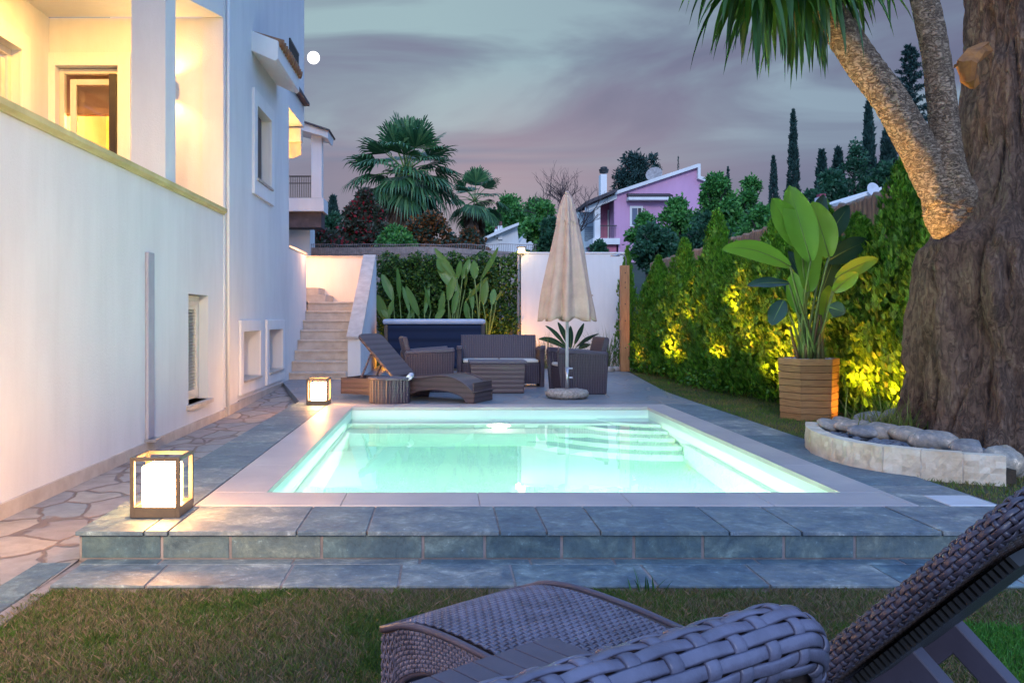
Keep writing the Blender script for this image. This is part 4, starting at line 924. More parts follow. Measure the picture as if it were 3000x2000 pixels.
# ================================================================= PADDLE LEAF PLANTS
def paddle(mb, stem, base, d, L, wd, droop, roll, rnd, tears=0):
    """banana-like blade: midrib curve from base along d with droop; returns nothing"""
    d = Vector(d).normalized(); side = d.cross(Vector((0, -1, 0)))
    if side.length < .05: side = Vector((1, 0, 0))
    side = Matrix.Rotation(roll, 3, d) @ side.normalized(); n = 18; p = Vector(base); pts = []; dd = d.copy()
    V = []
    for i in range(n+1):
        t_ = i/n; wv2 = wd*(math.sin(math.pi*min(1, t_*.98+.02))**.45)*(.80+.25*math.sin(math.pi*t_))
        if i == n: wv2 = .003
        nrm = side.cross(dd).normalized(); fold = .20
        wob = .03*math.sin(t_*11+roll*3)*wd*2
        edge = 0 if not tears else (.18*wv2*((i*7+tears) % 3 == 0))
        V += [p+side*(wv2-edge)+nrm*(wv2*fold+wob), p+side*wv2*.5+nrm*(wv2*fold*.35), p, p-side*wv2*.5+nrm*(wv2*fold*.35), p-side*(wv2-edge*.7)+nrm*(wv2*fold-wob)]
        p = p+dd*(L/n); dd = (dd+Vector((0, 0, -droop/n*(.4+1.3*t_)))).normalized(); side = (side-dd*side.dot(dd)).normalized()
    mb.add(V, [(i*5+j, i*5+j+1, (i+1)*5+j+1, (i+1)*5+j) for i in range(n) for j in range(4)])
    # midrib
    rib = [V[i*5+2]-side.cross(dd).normalized()*.002 for i in range(0, n+1, 3)]
    stem.tube(rib, [max(.002, .009*(1-i/len(rib))) for i in range(len(rib))], 5)
def stemcurve(stem, a, b_, r0, r1, bow=(0, 0, 0)):
    a, b_, bow = Vector(a), Vector(b_), Vector(bow); pts = []
    for i in range(9):
        t_ = i/8; pts.append(a.lerp(b_, t_)+bow*(4*t_*(1-t_)))
    stem.tube(pts, [r0+(r1-r0)*(i/8) for i in range(9)], 7); return (pts[-1]-pts[-2]).normalized()
M['stem'] = pm('leaf_stem', (0.16, 0.26, 0.06), (0.11, 0.17, 0.05), 5, .4); M['stemdry'] = pm('dry_stem', (0.16, 0.08, 0.035), (0.09, 0.10, 0.03), 4, .7)
def plantP(px, py, Y): return Vector(W(px, py, Y))
pt = thing('potted_paddle_plant', 'tall banana-like plant with big bright paddle leaves in the hexagonal planter', 'potted plant', (3.85, 9.17, .60))
Yp = 9.1
# base point of blade (px,py), tip (px,py), half width m, depth offsets, dark?
LV = [((1862, 600), (1815, 436), .135, -.30, -.32, .05, 0), ((1842, 570), (1775, 463), .12, -.18, -.35, .1, 0), ((1905, 590), (1868, 470), .13, -.05, -.1, .05, 0),
      ((1815, 612), (1662, 588), .085, -.25, -.45, .75, 0), ((1920, 640), (2015, 600), .075, -.1, -.3, .5, 0), ((1858, 670), (1845, 520), .15, -.12, -.1, .0, 0),
      ((1890, 560), (1948, 478), .10, .25, .35, .1, 1), ((1900, 600), (1990, 560), .11, .25, .3, .3, 1), ((1870, 520), (1893, 452), .11, .2, .3, .05, 1),
      ((1812, 650), (1722, 660), .055, -.1, -.2, .3, 1), ((1800, 690), (1775, 745), .075, -.2, -.3, .3, 1), ((1905, 705), (1938, 722), .07, -.25, -.35, .5, 1),
      ((1840, 640), (1812, 580), .10, .15, .2, .2, 1), ((1915, 670), (1970, 630), .07, -.2, -.4, .4, 0), ((1835, 720), (1822, 630), .085, .05, .0, .1, 0), ((1890, 740), (1905, 660), .09, .1, .2, .1, 0),
      ((1850, 740), (1800, 660), .06, .2, .3, .3, 1), ((1880, 690), (1930, 560), .10, .3, .4, .1, 1)]
stem = MB(); dry = MB()
for i, (b0, tp, wd_, d0, d1, dr_, dk) in enumerate(LV):
    b_ = plantP(b0[0], b0[1], Yp+d0); tip = plantP(tp[0], tp[1], Yp+d1); L = (tip-b_).length*1.06
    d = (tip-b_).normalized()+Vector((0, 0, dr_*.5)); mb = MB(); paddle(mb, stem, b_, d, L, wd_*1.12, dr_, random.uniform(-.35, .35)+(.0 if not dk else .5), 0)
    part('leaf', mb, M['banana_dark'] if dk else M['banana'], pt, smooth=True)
    a = Vector((3.85+random.uniform(-.10, .10), 9.17+random.uniform(-.08, .08), .60)); stemcurve(stem, a, b_, .017, .009, (random.uniform(-.03, .03), 0, .02))
for k in range(9):
    a = Vector((3.85+random.uniform(-.13, .13), 9.12+random.uniform(-.08, .08), .60)); stemcurve(dry, a, a+Vector((random.uniform(-.15, .15), random.uniform(-.1, .1), random.uniform(.25, .5))), .022, .010)
part('stems', stem, M['stem'], pt, smooth=True); part('dry_stems', dry, M['stemdry'], pt, smooth=True)

# ================================================================= RAISED BED WITH STONES
OUT = [(3.03, 7.28), (2.93, 7.05), (2.84, 6.72), (2.83, 6.40), (2.87, 6.14), (2.96, 5.93), (3.12, 5.74), (3.32, 5.60), (3.56, 5.50)]
def smoothp(pts, n):
    pts = np.array(pts, float); s = np.concatenate([[0], np.cumsum(np.linalg.norm(np.diff(pts, axis=0), axis=1))]); q = np.linspace(0, s[-1], n)
    x = np.interp(q, s, pts[:, 0]); y = np.interp(q, s, pts[:, 1])
    for _ in range(3): x[1:-1] = (x[:-2]+2*x[1:-1]+x[2:])/4; y[1:-1] = (y[:-2]+2*y[1:-1]+y[2:])/4
    return np.stack([x, y], 1)
pc = smoothp(OUT, 73); nblk = 9
bed = thing('raised_bed_wall', 'low curved wall of pale split limestone blocks around the tree bed', 'garden wall', (3.1, 6.2, 0))
rq = np.random.default_rng(5)
for k in range(nblk):
    seg = pc[k*8:(k+1)*8+1].copy(); tn_ = unit(seg[-1]-seg[0]); seg[0] += tn_*.003; seg[-1] -= tn_*.003
    nrm = unit(np.stack([-np.gradient(seg[:, 1]), np.gradient(seg[:, 0])], 1)); inner = seg+nrm*.10*(1 if True else -1)
    if np.linalg.norm(inner[4]-np.array([4.4, 6.7])) > np.linalg.norm(seg[4]-np.array([4.4, 6.7])): inner = seg-nrm*.10; nrm = -nrm
    zt = .175+rq.uniform(-.004, .004); nz = 6; vs = []; q = len(seg)
    for j in range(nz):
        z = -.02+(zt+.02)*j/(nz-1)
        for i in range(q):
            off = rq.normal(0, .005) if 0 < j < nz-1 else 0
            vs.append((seg[i, 0]-nrm[i, 0]*off, seg[i, 1]-nrm[i, 1]*off, z))
    for z in (zt, -.02):
        for i in range(q): vs.append((inner[i, 0], inner[i, 1], z))
    fs = [(j*q+i, j*q+i+1, (j+1)*q+i+1, (j+1)*q+i) for j in range(nz+1) for i in range(q-1)]
    fs += [tuple(j*q for j in range(nz+2)), tuple(j*q+q-1 for j in range(nz+1, -1, -1))]
    part('stone_block', MB().add(vs, fs), M['limestone'], bed, smooth=False)
    if k < nblk-1:
        e_ = pc[(k+1)*8]; t_ = tn_*.006; nn_ = nrm[-1]; q_ = [e_-t_+nn_*.006, e_+t_+nn_*.006, e_+t_+nn_*.094, e_-t_+nn_*.094]
        part('mortar_joint', MB().prism([tuple(p_) for p_ in q_], 'z', -.015, .168), M['limemortar'], bed)
poly = [tuple(p+np.array([.06, .0])) for p in pc[::6]]+[(3.62, 5.78), (4.1, 6.25), (5.0, 6.5), (5.2, 7.6), (4.0, 7.9), (3.3, 7.5)]
struct(part('bed_soil', MB().prism(poly, 'z', -.05, .085), M['soil']))
def rock(name, c, sx_, sy_, sz_, rz, tilt, seed, mat, label, cat='stone', group=None):
    r2 = random.Random(seed); bm_v = []; nlat, nlon = 9, 14; ph = [r2.uniform(0, 6) for _ in range(6)]; vs = []
    for i in range(nlat):
        la = -math.pi/2+math.pi*i/(nlat-1)
        for k in range(nlon):
            lo = 2*math.pi*k/nlon; d = 1+.10*math.sin(2*lo+ph[0])+.07*math.sin(3*lo+ph[1]+la)+.05*math.sin(5*lo+ph[2])*math.cos(la)
            vs.append(Vector((math.cos(la)*math.cos(lo)*d*sx_, math.cos(la)*math.sin(lo)*d*sy_, (abs(math.sin(la))**.8*(1 if la > 0 else -1))*sz_*(1+.06*math.sin(3*lo+ph[3])))))
    mt = Euler((tilt, r2.uniform(-.1, .1), rz)).to_matrix(); vs = [mt @ q for q in vs]
    fs = [(i*nlon+k, i*nlon+(k+1) % nlon, (i+1)*nlon+(k+1) % nlon, (i+1)*nlon+k) for i in range(nlat-1) for k in range(nlon)]
    me = bpy.data.meshes.new(name); me.from_pydata([tuple(q) for q in vs], [], fs); me.polygons.foreach_set('use_smooth', [True]*len(fs)); me.materials.append(mat)
    o = link(bpy.data.objects.new(name, me)); o.location = c
    if label: tag(o, label, cat, group)
    return o
RK = [((1905, 975), .10, .07, .03, 'small flat stone at the far left tip of the raised bed'), ((1935, 972), .11, .08, .035, 'second flat stone from the left tip of the raised bed'),
      ((1965, 978), .16, .10, .04, 'long sloping flat stone on the left of the stone pile'), ((2000, 958), .13, .09, .035, 'pale slanting stone at the back of the pile near the grass tuft'),
      ((1985, 990), .13, .09, .04, 'broad grey brown stone in the front left of the pile'), ((2028, 990), .15, .10, .045, 'large rounded grey stone in the middle of the pile'),
      ((2098, 965), .15, .13, .06, 'big pale upright stone leaning on the tree root'), ((2088, 998), .14, .11, .05, 'smooth brownish stone below the big pale one'),
      ((2145, 1012), .13, .09, .055, 'pale sunlit looking stone right of the brown one'), ((2220, 1028), .13, .08, .045, 'flat banded stone near the right end of the bed wall'),
      ((2300, 1060), .16, .11, .09, 'dark blue grey boulder beyond the end of the bed wall'), ((2060, 950), .12, .08, .03, 'flat stone half hidden behind the upright pale stone'),
      ((2335, 1085), .10, .08, .06, 'small dark stone lowest at the right edge of the photo')]
rk_ = [1.15, .85, 1.05, 1.25, .9]
for i, ((px, py), a, b_, c, lb) in enumerate(RK):
    zz = .185 if i < 10 else (.08 if i == 10 else (.18 if i == 11 else .0)); Y = (1.05-zz)*2000/(py-728); x = (px-1018)*Y/2000
    rock('flat_stone', (x, Y, zz), a*.92*rk_[i % 5], b_*1.05, c*1.15*rk_[(i+2) % 5], random.uniform(-.7, .7), R_(random.uniform(10, 30) if i != 6 else 38), i+10, M['rock'], lb, 'stone', 'flat stones on the raised bed')
m = MB(); rr = random.Random(9)
for k in range(420):
    t_ = rr.random(); p = pc[int(t_*72)]; d = unit(np.array([4.4, 6.7])-p)*rr.uniform(.12, .55); s_ = rr.uniform(.012, .035)
    m.lathe([(s_*.3, -s_*.5), (s_, 0), (s_*.9, s_*.3), (s_*.3, s_*.6)], (p[0]+d[0], p[1]+d[1], .115+rr.uniform(0, .02)), 6)
o = part('gravel', m, pm('blue_gravel', (0.16, 0.19, 0.24), (0.08, 0.09, 0.12), 30, .7)); tag(o, 'loose blue grey gravel filling the raised bed behind the limestone wall', 'gravel', kind='stuff')

# ================================================================= THE OLD TREE AND THE YUCCA LIMBS
from mathutils import noise as mnoise
def trunkmesh(rows, na=220, nfreq=((5, .09), (8, .05), (13, .03)), seed=1, tw=.3, nzr=260):
    r2 = random.Random(seed); ph = [r2.uniform(0, 6) for _ in range(10)]; m = MB(); pts = []
    rows = np.array(rows, float); zz = np.linspace(rows[0, 0], rows[-1, 0], nzr)
    for z in zz:
        cx, cy, rx = (np.interp(z, rows[:, 0], rows[:, i]) for i in (1, 2, 3))
        for k in range(na):
            a = 2*math.pi*k/na; d = 1.0
            for q, (fr_, am) in enumerate(nfreq): d += am*(1-2*abs(math.sin(.5*(fr_*a+ph[q]+z*tw*(q+1)+.5*math.sin(z*1.7+q)))))
            ca_, sa_ = math.cos(a), math.sin(a)
            d += .14*mnoise.noise((ca_*1.6+seed, sa_*1.6, z*.9))-.10*max(0, .22-abs(mnoise.noise((ca_*4.2, sa_*4.2+seed, z*1.3))))/.22+.06*mnoise.noise((ca_*9, sa_*9, z*3.2+seed))+.028*mnoise.noise((ca_*24, sa_*24, z*8))
            pts.append((cx+rx*d*ca_, cy+rx*d*sa_, z))
    m.add(pts, [(i*na+k, i*na+(k+1) % na, (i+1)*na+(k+1) % na, (i+1)*na+k) for i in range(len(zz)-1) for k in range(na)]); return m
TY = 6.75
tree = thing('old_tree', 'massive gnarled brown tree trunk rising out of the raised bed', 'tree', (4.45, TY, .05))
rows = [(.0, 4.50, 6.75, 1.00), (.12, 4.50, 6.75, .90), (.3, 4.48, TY, .80), (.6, 4.48, TY, .77), (1.0, 4.47, TY, .76), (1.45, 4.46, TY, .75), (1.60, 4.47, TY, .73), (1.74, 4.50, TY, .63), (1.9, 4.53, TY, .56), (2.3, 4.60, TY, .51), (2.8, 4.64, TY, .49), (3.4, 4.64, TY, .50), (4.2, 4.64, TY, .52), (5.5, 4.7, TY, .6)]
part('trunk', trunkmesh(rows), M['bark'], tree, smooth=True)
rows2 = [(1.3, 4.02, 6.42, .12), (1.5, 4.04, 6.42, .20), (1.8, 4.06, 6.42, .21), (2.2, 4.25, 6.4, .20), (3.0, 4.5, 6.4, .24), (4.0, 4.62, 6.4, .27), (5.5, 4.7, 6.4, .3)]
part('side_stem', trunkmesh([(.0, 4.75, 6.15, .42), (.6, 4.72, 6.15, .30), (1.4, 4.66, 6.2, .26), (2.2, 4.62, 6.22, .24), (3.2, 4.70, 6.3, .27), (5.5, 4.9, 6.3, .3)], 110, seed=4), M['bark'], tree, smooth=True)
# broken stub on the trunk
m = MB(); sb = [Vector(W(2236, 115, 6.35)), Vector(W(2222, 140, 6.3)), Vector(W(2215, 165, 6.3)), Vector(W(2222, 190, 6.3)), Vector(W(2240, 205, 6.35))]
m.tube([Vector(W(2265, 110, 6.5)), Vector(W(2240, 128, 6.35)), Vector(W(2222, 150, 6.3)), Vector(W(2226, 182, 6.32)), Vector(W(2236, 200, 6.34))], [.05, .06, .07, .055, .02], 9)
m.tube([Vector(W(2232, 125, 6.3)), Vector(W(2205, 145, 6.3)), Vector(W(2190, 152, 6.3))], [.012, .006, .003], 5)
v_ = np.array(m.v); v_ += np.random.default_rng(2).normal(0, .009, v_.shape); m.v = v_.tolist(); part('broken_stub', m, pm('raw_wood', (0.42, 0.17, 0.04), (0.22, 0.09, 0.03), 12, .8, .5, 30), tree, smooth=False)
# yucca: two thick limbs from a swollen foot grown against the trunk
yu = thing('yucca_tree', 'pale barked yucca with two thick limbs growing against the old trunk', 'yucca', tuple(W(2180, 520, 6.15)))
def roughtube(ctrl, n=70, na=40, amp=.05, seed=0, flat=1.0):
    c = np.array([[*W(px, py, Y), r_] for px, py, Y, r_ in ctrl]); s = np.concatenate([[0], np.cumsum(np.linalg.norm(np.diff(c[:, :3], axis=0), axis=1))])
    q = np.linspace(0, s[-1], n); C = np.stack([np.interp(q, s, c[:, i]) for i in range(4)], 1)
    for _ in range(8): C[1:-1] = (C[:-2]+2*C[1:-1]+C[2:])/4
    m = MB(); r2 = np.random.default_rng(seed); pts = []; ref = Vector((0, -1, 0))
    for i in range(n):
        t_ = Vector(C[min(i+1, n-1), :3]-C[max(i-1, 0), :3]).normalized(); rf = (ref-t_*ref.dot(t_)).normalized(); b_ = t_.cross(rf)
        for k in range(na):
            a = 2*math.pi*k/na; rr_ = C[i, 3]*(1+amp*math.sin(3*a+i*.13)+amp*.6*math.sin(7*a-i*.3)+r2.normal(0, amp*.35)+.03*abs(math.sin(i*.9+math.sin(a*2))))
            pts.append(Vector(C[i, :3])+(rf*math.cos(a)+b_*math.sin(a))*rr_)
    m.add(pts, [(i*na+k, i*na+(k+1) % na, (i+1)*na+(k+1) % na, (i+1)*na+k) for i in range(n-1) for k in range(na)]+[tuple(range(na-1, -1, -1)), tuple((n-1)*na+k for k in range(na))]); return m
YY = 6.15
part('base', roughtube([(2150, 548, YY+.12, .02), (2156, 530, YY+.10, .075), (2168, 500, YY+.06, .135), (2180, 455, YY+.02, .168), (2172, 400, YY, .135), (2170, 350, YY, .115)], seed=1, amp=.07), M['yucca'], yu, smooth=True)
part('limb', roughtube([(2178, 440, YY, .125), (2178, 380, YY, .105), (2168, 270, YY, .094), (2152, 135, YY, .088), (2122, 0, YY, .088), (2100, -110, YY, .085), (2085, -260, YY+.1, .08)], seed=2, amp=.04), M['yucca'], yu, smooth=True)
part('limb', roughtube([(2165, 460, YY, .12), (2130, 380, YY+.02, .125), (2092, 310, YY, .118), (2040, 225, YY, .112), (1985, 150, YY, .112), (1925, 60, YY, .110), (1868, -10, YY, .105), (1800, -110, YY-.05, .10), (1780, -170, YY-.05, .09)], n=110, seed=3, amp=.035), M['yucca'], yu, smooth=True)
part('limb', roughtube([(2160, 400, YY+.1, .07), (2130, 320, YY+.14, .055), (2085, 255, YY+.14, .04), (2050, 220, YY+.1, .03)], n=50, na=24, seed=5, amp=.04), M['yucca'], yu, smooth=True)
# yucca blades hanging from heads above the frame
def blade(mb, p, d, L, wd_, grav, nseg=7):
    p = Vector(p); d = Vector(d).normalized(); V = []; s_ = d.cross(Vector((0, 0, 1)));
    if s_.length < .1: s_ = Vector((1, 0, 0))
    s_.normalize()
    for i in range(nseg+1):
        t_ = i/nseg; w_ = wd_*(1-t_**1.7)*(.55+.9*min(1, t_*3)); nr = s_.cross(d).normalized()
        V += [p+s_*w_+nr*w_*.5, p, p-s_*w_+nr*w_*.5]; p = p+d*L/nseg; d = (d+Vector((0, 0, -grav/nseg))).normalized(); s_ = (s_-d*s_.dot(d)).normalized()
    mb.add(V, [(i*3+j, i*3+j+1, (i+1)*3+j+1, (i+1)*3+j) for i in range(nseg) for j in range(2)])
rb_ = random.Random(12)
for (hx, hy, hY, nb_, lo_) in ((1845, -85, YY-.05, 125, 1.0), (1755, -100, YY-.35, 95, 1.0), (1910, -110, YY+.3, 70, .9), (2000, -165, YY+.2, 55, .85)):
    mb = MB(); c = Vector(W(hx, hy, hY))
    for k in range(nb_):
        a = rb_.uniform(0, 6.283); el = rb_.uniform(-1.35, .5)
        d = Vector((math.cos(a)*math.cos(el), math.sin(a)*math.cos(el), math.sin(el)))
        blade(mb, c+Vector((rb_.uniform(-.1, .1), rb_.uniform(-.1, .1), rb_.uniform(-.15, .1))), d, rb_.uniform(.5, .80)*lo_, rb_.uniform(.022, .034), rb_.uniform(1.6, 3.0))
    part('leaf_crown', mb, M['yuccaleaf'], yu, smooth=False)
# grass tuft by the root
tf = thing('grass_tuft', 'tall wispy yellow green grass tuft between the stones and the trunk', 'ornamental grass', (3.62, 7.05, .1))
mb = MB()
for k in range(170):
    a = rb_.uniform(0, 6.28); el = rb_.uniform(.7, 1.45); p = (3.62+rb_.gauss(0, .16), 7.0+rb_.gauss(0, .12), .1)
    blade(mb, p, (math.cos(a)*math.cos(el), math.sin(a)*math.cos(el), math.sin(el)), rb_.uniform(.15, .42), .004, rb_.uniform(.4, 1.6), 5)
part('blades', mb, leafmat('tuft_leaf', [(0, (.10, .16, .02)), (.7, (.2, .26, .05)), (1, (.35, .30, .12))]), tf)

wd = thing('weed', 'small weed of a few long blades sprouting at the lawn edge by the slate border', 'weed', (.9, 3.84, -.17)); mb = MB()
for k in range(9):
    a = rb_.uniform(0, 6.28); el = rb_.uniform(.8, 1.4); blade(mb, (.9+rb_.gauss(0, .03), 3.84, -.17), (math.cos(a)*math.cos(el), math.sin(a)*math.cos(el), math.sin(el)), rb_.uniform(.07, .14), .0035, rb_.uniform(.4, 1.2), 5)
part('blades', mb, M['yuccaleaf'], wd)
lamp('bed_uplight', 'SPOT', (2.95, 6.38, .2), 230, (1.0, 0.54, 0.13), .04, aim=(3.15, 6.15, 3.0), spot_size=R_(58), spot_blend=.9)
lamp('planter_light', 'SPOT', (4.36, 8.83, .08), 16, (1.0, 0.40, 0.06), .05, aim=(4.05, 9.1, .32), spot_size=R_(95), spot_blend=.5)
# ================================================================= FOLIAGE HELPERS
def rhombs(P, D, L, Wd, r, twist=None, fold=0.0):
    n = len(P); D = unit(D); t_ = r.normal(0, 1, (n, 3)) if twist is None else twist; S_ = unit(np.cross(D, t_)); N = np.cross(S_, D)
    L = np.broadcast_to(np.asarray(L, float), (n,))[:, None]; Wd = np.broadcast_to(np.asarray(Wd, float), (n,))[:, None]
    v = np.stack([P, P+D*L*.45+S_*Wd+N*fold*Wd, P+D*L, P+D*L*.45-S_*Wd+N*fold*Wd], 1).reshape(-1, 3)
    return v, (np.arange(n)[:, None]*4+np.arange(4)[None])
def joinvf(parts):
    V = []; F = []; n = 0
    for v, f in parts: V.append(v); F.append(np.asarray(f)+n); n += len(v)
    return np.concatenate(V), np.concatenate(F).tolist()
def thuja_crown(h, R0, n, seed, fan=7):
    r = np.random.default_rng(seed); ph = r.uniform(0, 6, 8); n = int(n*1.15)
    hh = r.uniform(0, 1, n)**.9; a = r.uniform(0, 2*np.pi, n)
    prof = np.where(hh < .12, .75+hh*2, 1-.0*hh)*(1-hh**3.4)**.95*(1-.38*hh)
    lump = 1+.20*np.sin(3*a+ph[0]+hh*9)+.20*np.sin(6*a+ph[1]-hh*13)+.18*np.sin(4*a+hh*27+ph[2])
    rad = R0*prof*lump*(r.uniform(.45, 1, n)**.45)
    out = np.stack([np.cos(a), np.sin(a), 0*a], 1); C = out*rad[:, None]+np.stack([0*a, 0*a, .05+hh*h*.95], 1)
    C += r.normal(0, .012, C.shape)
    # each spray: a flat upright fan of scale leaves
    ax = unit(out*.45+np.array([0, 0, 1.0])+r.normal(0, .28, (n, 3))); tang = unit(np.cross(ax, out)+r.normal(0, .35, (n, 3)))
    ps = []
    for k in range(fan):
        q = (k-(fan-1)/2)/((fan-1)/2); d = unit(ax+tang*q*.8); L = .075*(1-.35*abs(q))*r.uniform(.7, 1.25, n)
        ps.append(rhombs(C, d, L, L*.19, r, twist=np.cross(ax, tang)+r.normal(0, .25, (n, 3))))
    return joinvf(ps)
# leader tips
M['thujac'] = M['thuja']
protos = []
hed = []
rh = random.Random(31)
HX_ = [(17.6, 3.72, 2.55), (16.9, 4.05, 2.0), (16.1, 3.98, 2.25), (15.4, 4.10, 1.95), (14.7, 4.08, 2.45), (14.0, 4.15, 2.05), (13.3, 4.18, 2.75), (12.6, 4.25, 2.2), (12.0, 4.22, 2.15), (11.35, 4.32, 2.4),
       (10.7, 4.40, 2.1), (10.15, 4.45, 2.45), (9.55, 4.6, 2.2), (8.95, 4.72, 2.75), (8.4, 4.78, 2.35), (7.9, 4.85, 2.65), (7.5, 4.95, 3.0), (10.4, 4.95, 2.35), (9.2, 5.1, 2.6), (8.3, 4.95, 2.9), (11.1, 4.62, 2.15), (12.7, 4.6, 2.1), (14.4, 4.5, 2.05), (15.8, 4.4, 2.0)]
cr = [thuja_crown(2.3, .50, 3500, 50+i) for i in range(5)]
lab_pos = ['slim thuja at the far left end of the hedge, standing against the white wall', 'thuja just left of the timber shower post', 'thuja directly behind the timber shower post', 'thuja right of the shower post, first of the solid hedge',
 'tall feathery thuja second right of the shower post', 'lower thuja third right of the shower post', 'tallest pointed thuja in the middle of the hedge', 'thuja right of the tallest pointed one', 'thuja glowing yellow from a lamp in the hedge middle',
 'thuja left of the banana-like plant with yellow lit leaves', 'thuja half behind the left leaves of the potted plant', 'thuja directly behind the wooden planter', 'thuja right behind the planter edge', 'tall thuja between planter and big tree with a thin tip', 'dense thuja beside the big tree trunk',
 'thuja brushing the left side of the big trunk', 'rearmost tall thuja close against the trunk', 'thuja in the back row behind the planter', 'thuja in the back row near the white roofs', 'thuja in the back row beside the old trunk', 'thuja in the back row left of the potted plant leaves', 'thuja in the back row just right of the tallest pointed one', 'thuja in the back row behind the second feathery one', 'thuja in the back row behind the shower post']
for i, (y, x, h) in enumerate(HX_):
    t = thing('thuja', lab_pos[i], 'hedge shrub', (x, y, -.05), rh.uniform(0, 6.28), 'thujas of the right hand hedge')
    t.scale = (rh.uniform(.85, 1.1)*(.55 if i == 0 else 1), rh.uniform(.85, 1.1)*(.55 if i == 0 else 1), h/2.3)
    if i < 5: o = part('crown', cr[i], M['thuja'], t, world=False); protos.append(o)
    else:
        o = link(protos[(i*3) % 5].copy()); o.parent = t
    if i == 0: tr0 = part('trunk', MB().tube([(0, 0, 0), (.01, 0, 1.0), (0, 0, 2.0)], [.03, .02, .006], 6), M['branch'], t, world=False); 
    else:
        o2 = link(tr0.copy()); o2.parent = t
# low ground cover and white stones at the far end
YEL = (1.0, 0.36, 0.02)
for (x, y, z, e) in ((3.86, 14.35, .45, 45), (3.95, 13.65, 1.1, 22), (3.98, 12.3, .5, 45), (4.02, 11.7, 1.2, 26), (4.0, 11.2, .7, 30), (4.05, 10.4, .35, 45), (4.1, 9.9, .8, 26), (4.45, 9.05, .35, 50), (4.42, 8.3, .3, 30), (4.5, 7.6, .35, 22), (3.72, 16.2, .25, 16)):
    lamp('garden_uplight', 'SPOT', (x-.16, y, z), e*1.25, YEL, .12, aim=(x+.9, y+.1, z+.8), spot_size=R_(150), spot_blend=.6)
def spotfix(x, y, label):
    t = thing('garden_spotlight', label, 'garden light', (x, y, -.02), 0, 'small garden spotlights')
    part('spike', MB().tube([(0, 0, 0), (0, 0, .1)], .008, 6), M['black'], t, world=False)
    part('lamp_head', MB().tube([(0, -.01, .09), (0, .03, .15)], [.025, .03], 10), M['black'], t, world=False)
# ---------------------------------------------------------------- fence behind the hedge
fn = thing('wooden_fence', 'reddish brown fence of upright half round timber pales behind the hedge', 'fence', (4.95, 14, 0))
rf = random.Random(2); fy = np.arange(5.2, 22.0, .115)
mm = None
for k, y in enumerate(fy):
    z = 2.42+rf.uniform(-.02, .02)+.012*(22-y); x = 5.28+rf.uniform(-.008, .008)
    if k < 98: part('pale', MB().tube([(x, y, -.1), (x, y, z-.03), (x, y, z)], [.052, .052, .035], 8), M['fence'], fn)
    else:
        if mm is None: mm = MB()
        mm.tube([(x, y, -.1), (x, y, z-.03), (x, y, z)], [.052, .052, .035], 8)
o = part('pales', mm, M['fence'], fn); o['kind'] = 'stuff'
for z in (.6, 1.9): part('rail', MB().box(5.335, 5.375, 5.2, 22, z, z+.09), M['fence'], fn)
# ---------------------------------------------------------------- back: white wall, lamp, ivy hedge
ww = thing('white_wall', 'tall white rendered garden wall behind the parasol', 'garden wall', (2.9, 19.05, 0))
part('wall', MB().box(1.70, 4.02, 19.0, 19.25, -.1, 2.43), M['stucco'], ww); part('wall_cap', MB().box(1.68, 4.04, 18.98, 19.27, 2.432, 2.465), M['trim'], ww, bevel=.005)
lp = thing('wall_lantern', 'small lit lantern on the corner of the white garden wall', 'wall lamp', (1.70, 18.93, 2.42))
part('bracket', MB().box(-.05, .05, -.02, .05, -.02, .02), M['black'], lp, world=False)
part('lamp_shade', MB().prism([(-.075, .02), (.075, .02), (.055, .13), (-.055, .13)], 'y', -.07, .03), emat('wall_lamp_glow', (1, .66, .26), 7), lp, world=False)
part('lamp_roof', MB().box(-.10, .10, -.09, .05, .132, .155), M['bronze'], lp, world=False, bevel=.004)
part('back_plate', MB().box(-.02, .02, .032, .05, 0, .13), M['bronze'], lp, world=False)
lamp('wall_lantern_light', 'POINT', (1.62, 18.8, 2.40), 1.5, (1, .7, .3), .05)
lamp('hedge_foot_light', 'POINT', (1.42, 18.35, .28), 34, YEL, .04); lamp('hedge_foot_light', 'POINT', (-1.18, 18.6, .3), 10, YEL, .04)
spotfix(1.45, 18.3, 'small black spike light at the foot of the white wall corner')
iv = thing('ivy_hedge', 'clipped dark green ivy hedge behind the hot tub', 'hedge', (.2, 19.5, 0))
r = np.random.default_rng(8)
n = 21000; P = np.stack([r.uniform(-1.45, 1.66, n), 19.25-r.uniform(0, .3, n)**1.0+.1*np.sin(r.uniform(0, 6, n)), r.uniform(-.1, 2.42, n)], 1)
P[:, 1] += .12*np.sin(P[:, 0]*5)+.10*np.sin(P[:, 2]*7+P[:, 0]*3); P[:, 2] += .06*np.sin(P[:, 0]*9)
keep = ~((np.sin(P[:, 0]*13+1)*np.sin(P[:, 2]*11) > .72) & (r.uniform(0, 1, n) < .85)); P = P[keep]; n = len(P)
v, f = rhombs(P, np.stack([r.normal(0, .6, n), -.4+r.normal(0, .5, n), r.normal(-.2, .6, n)], 1), r.uniform(.05, .10, n), r.uniform(.02, .035, n), r, fold=.4)
part('foliage', (v, f.tolist()), M['ivy'], iv)
m = MB()
for k in range(26): x = -1.4+k*.12; m.tube([(x, 19.3, -.1), (x+random.uniform(-.2, .2), 19.3, 1.2), (x+random.uniform(-.3, .3), 19.32, 2.3)], [.02, .012, .005], 5)
part('branches', m, M['branch'], iv)
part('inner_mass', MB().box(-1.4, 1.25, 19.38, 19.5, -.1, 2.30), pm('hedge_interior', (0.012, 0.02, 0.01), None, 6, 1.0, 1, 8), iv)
m = MB(); m.tube([(1.64, 19.02, 0), (1.64, 19.02, 2.4)], .03, 10); o = part('post', m, M['steel'], iv)
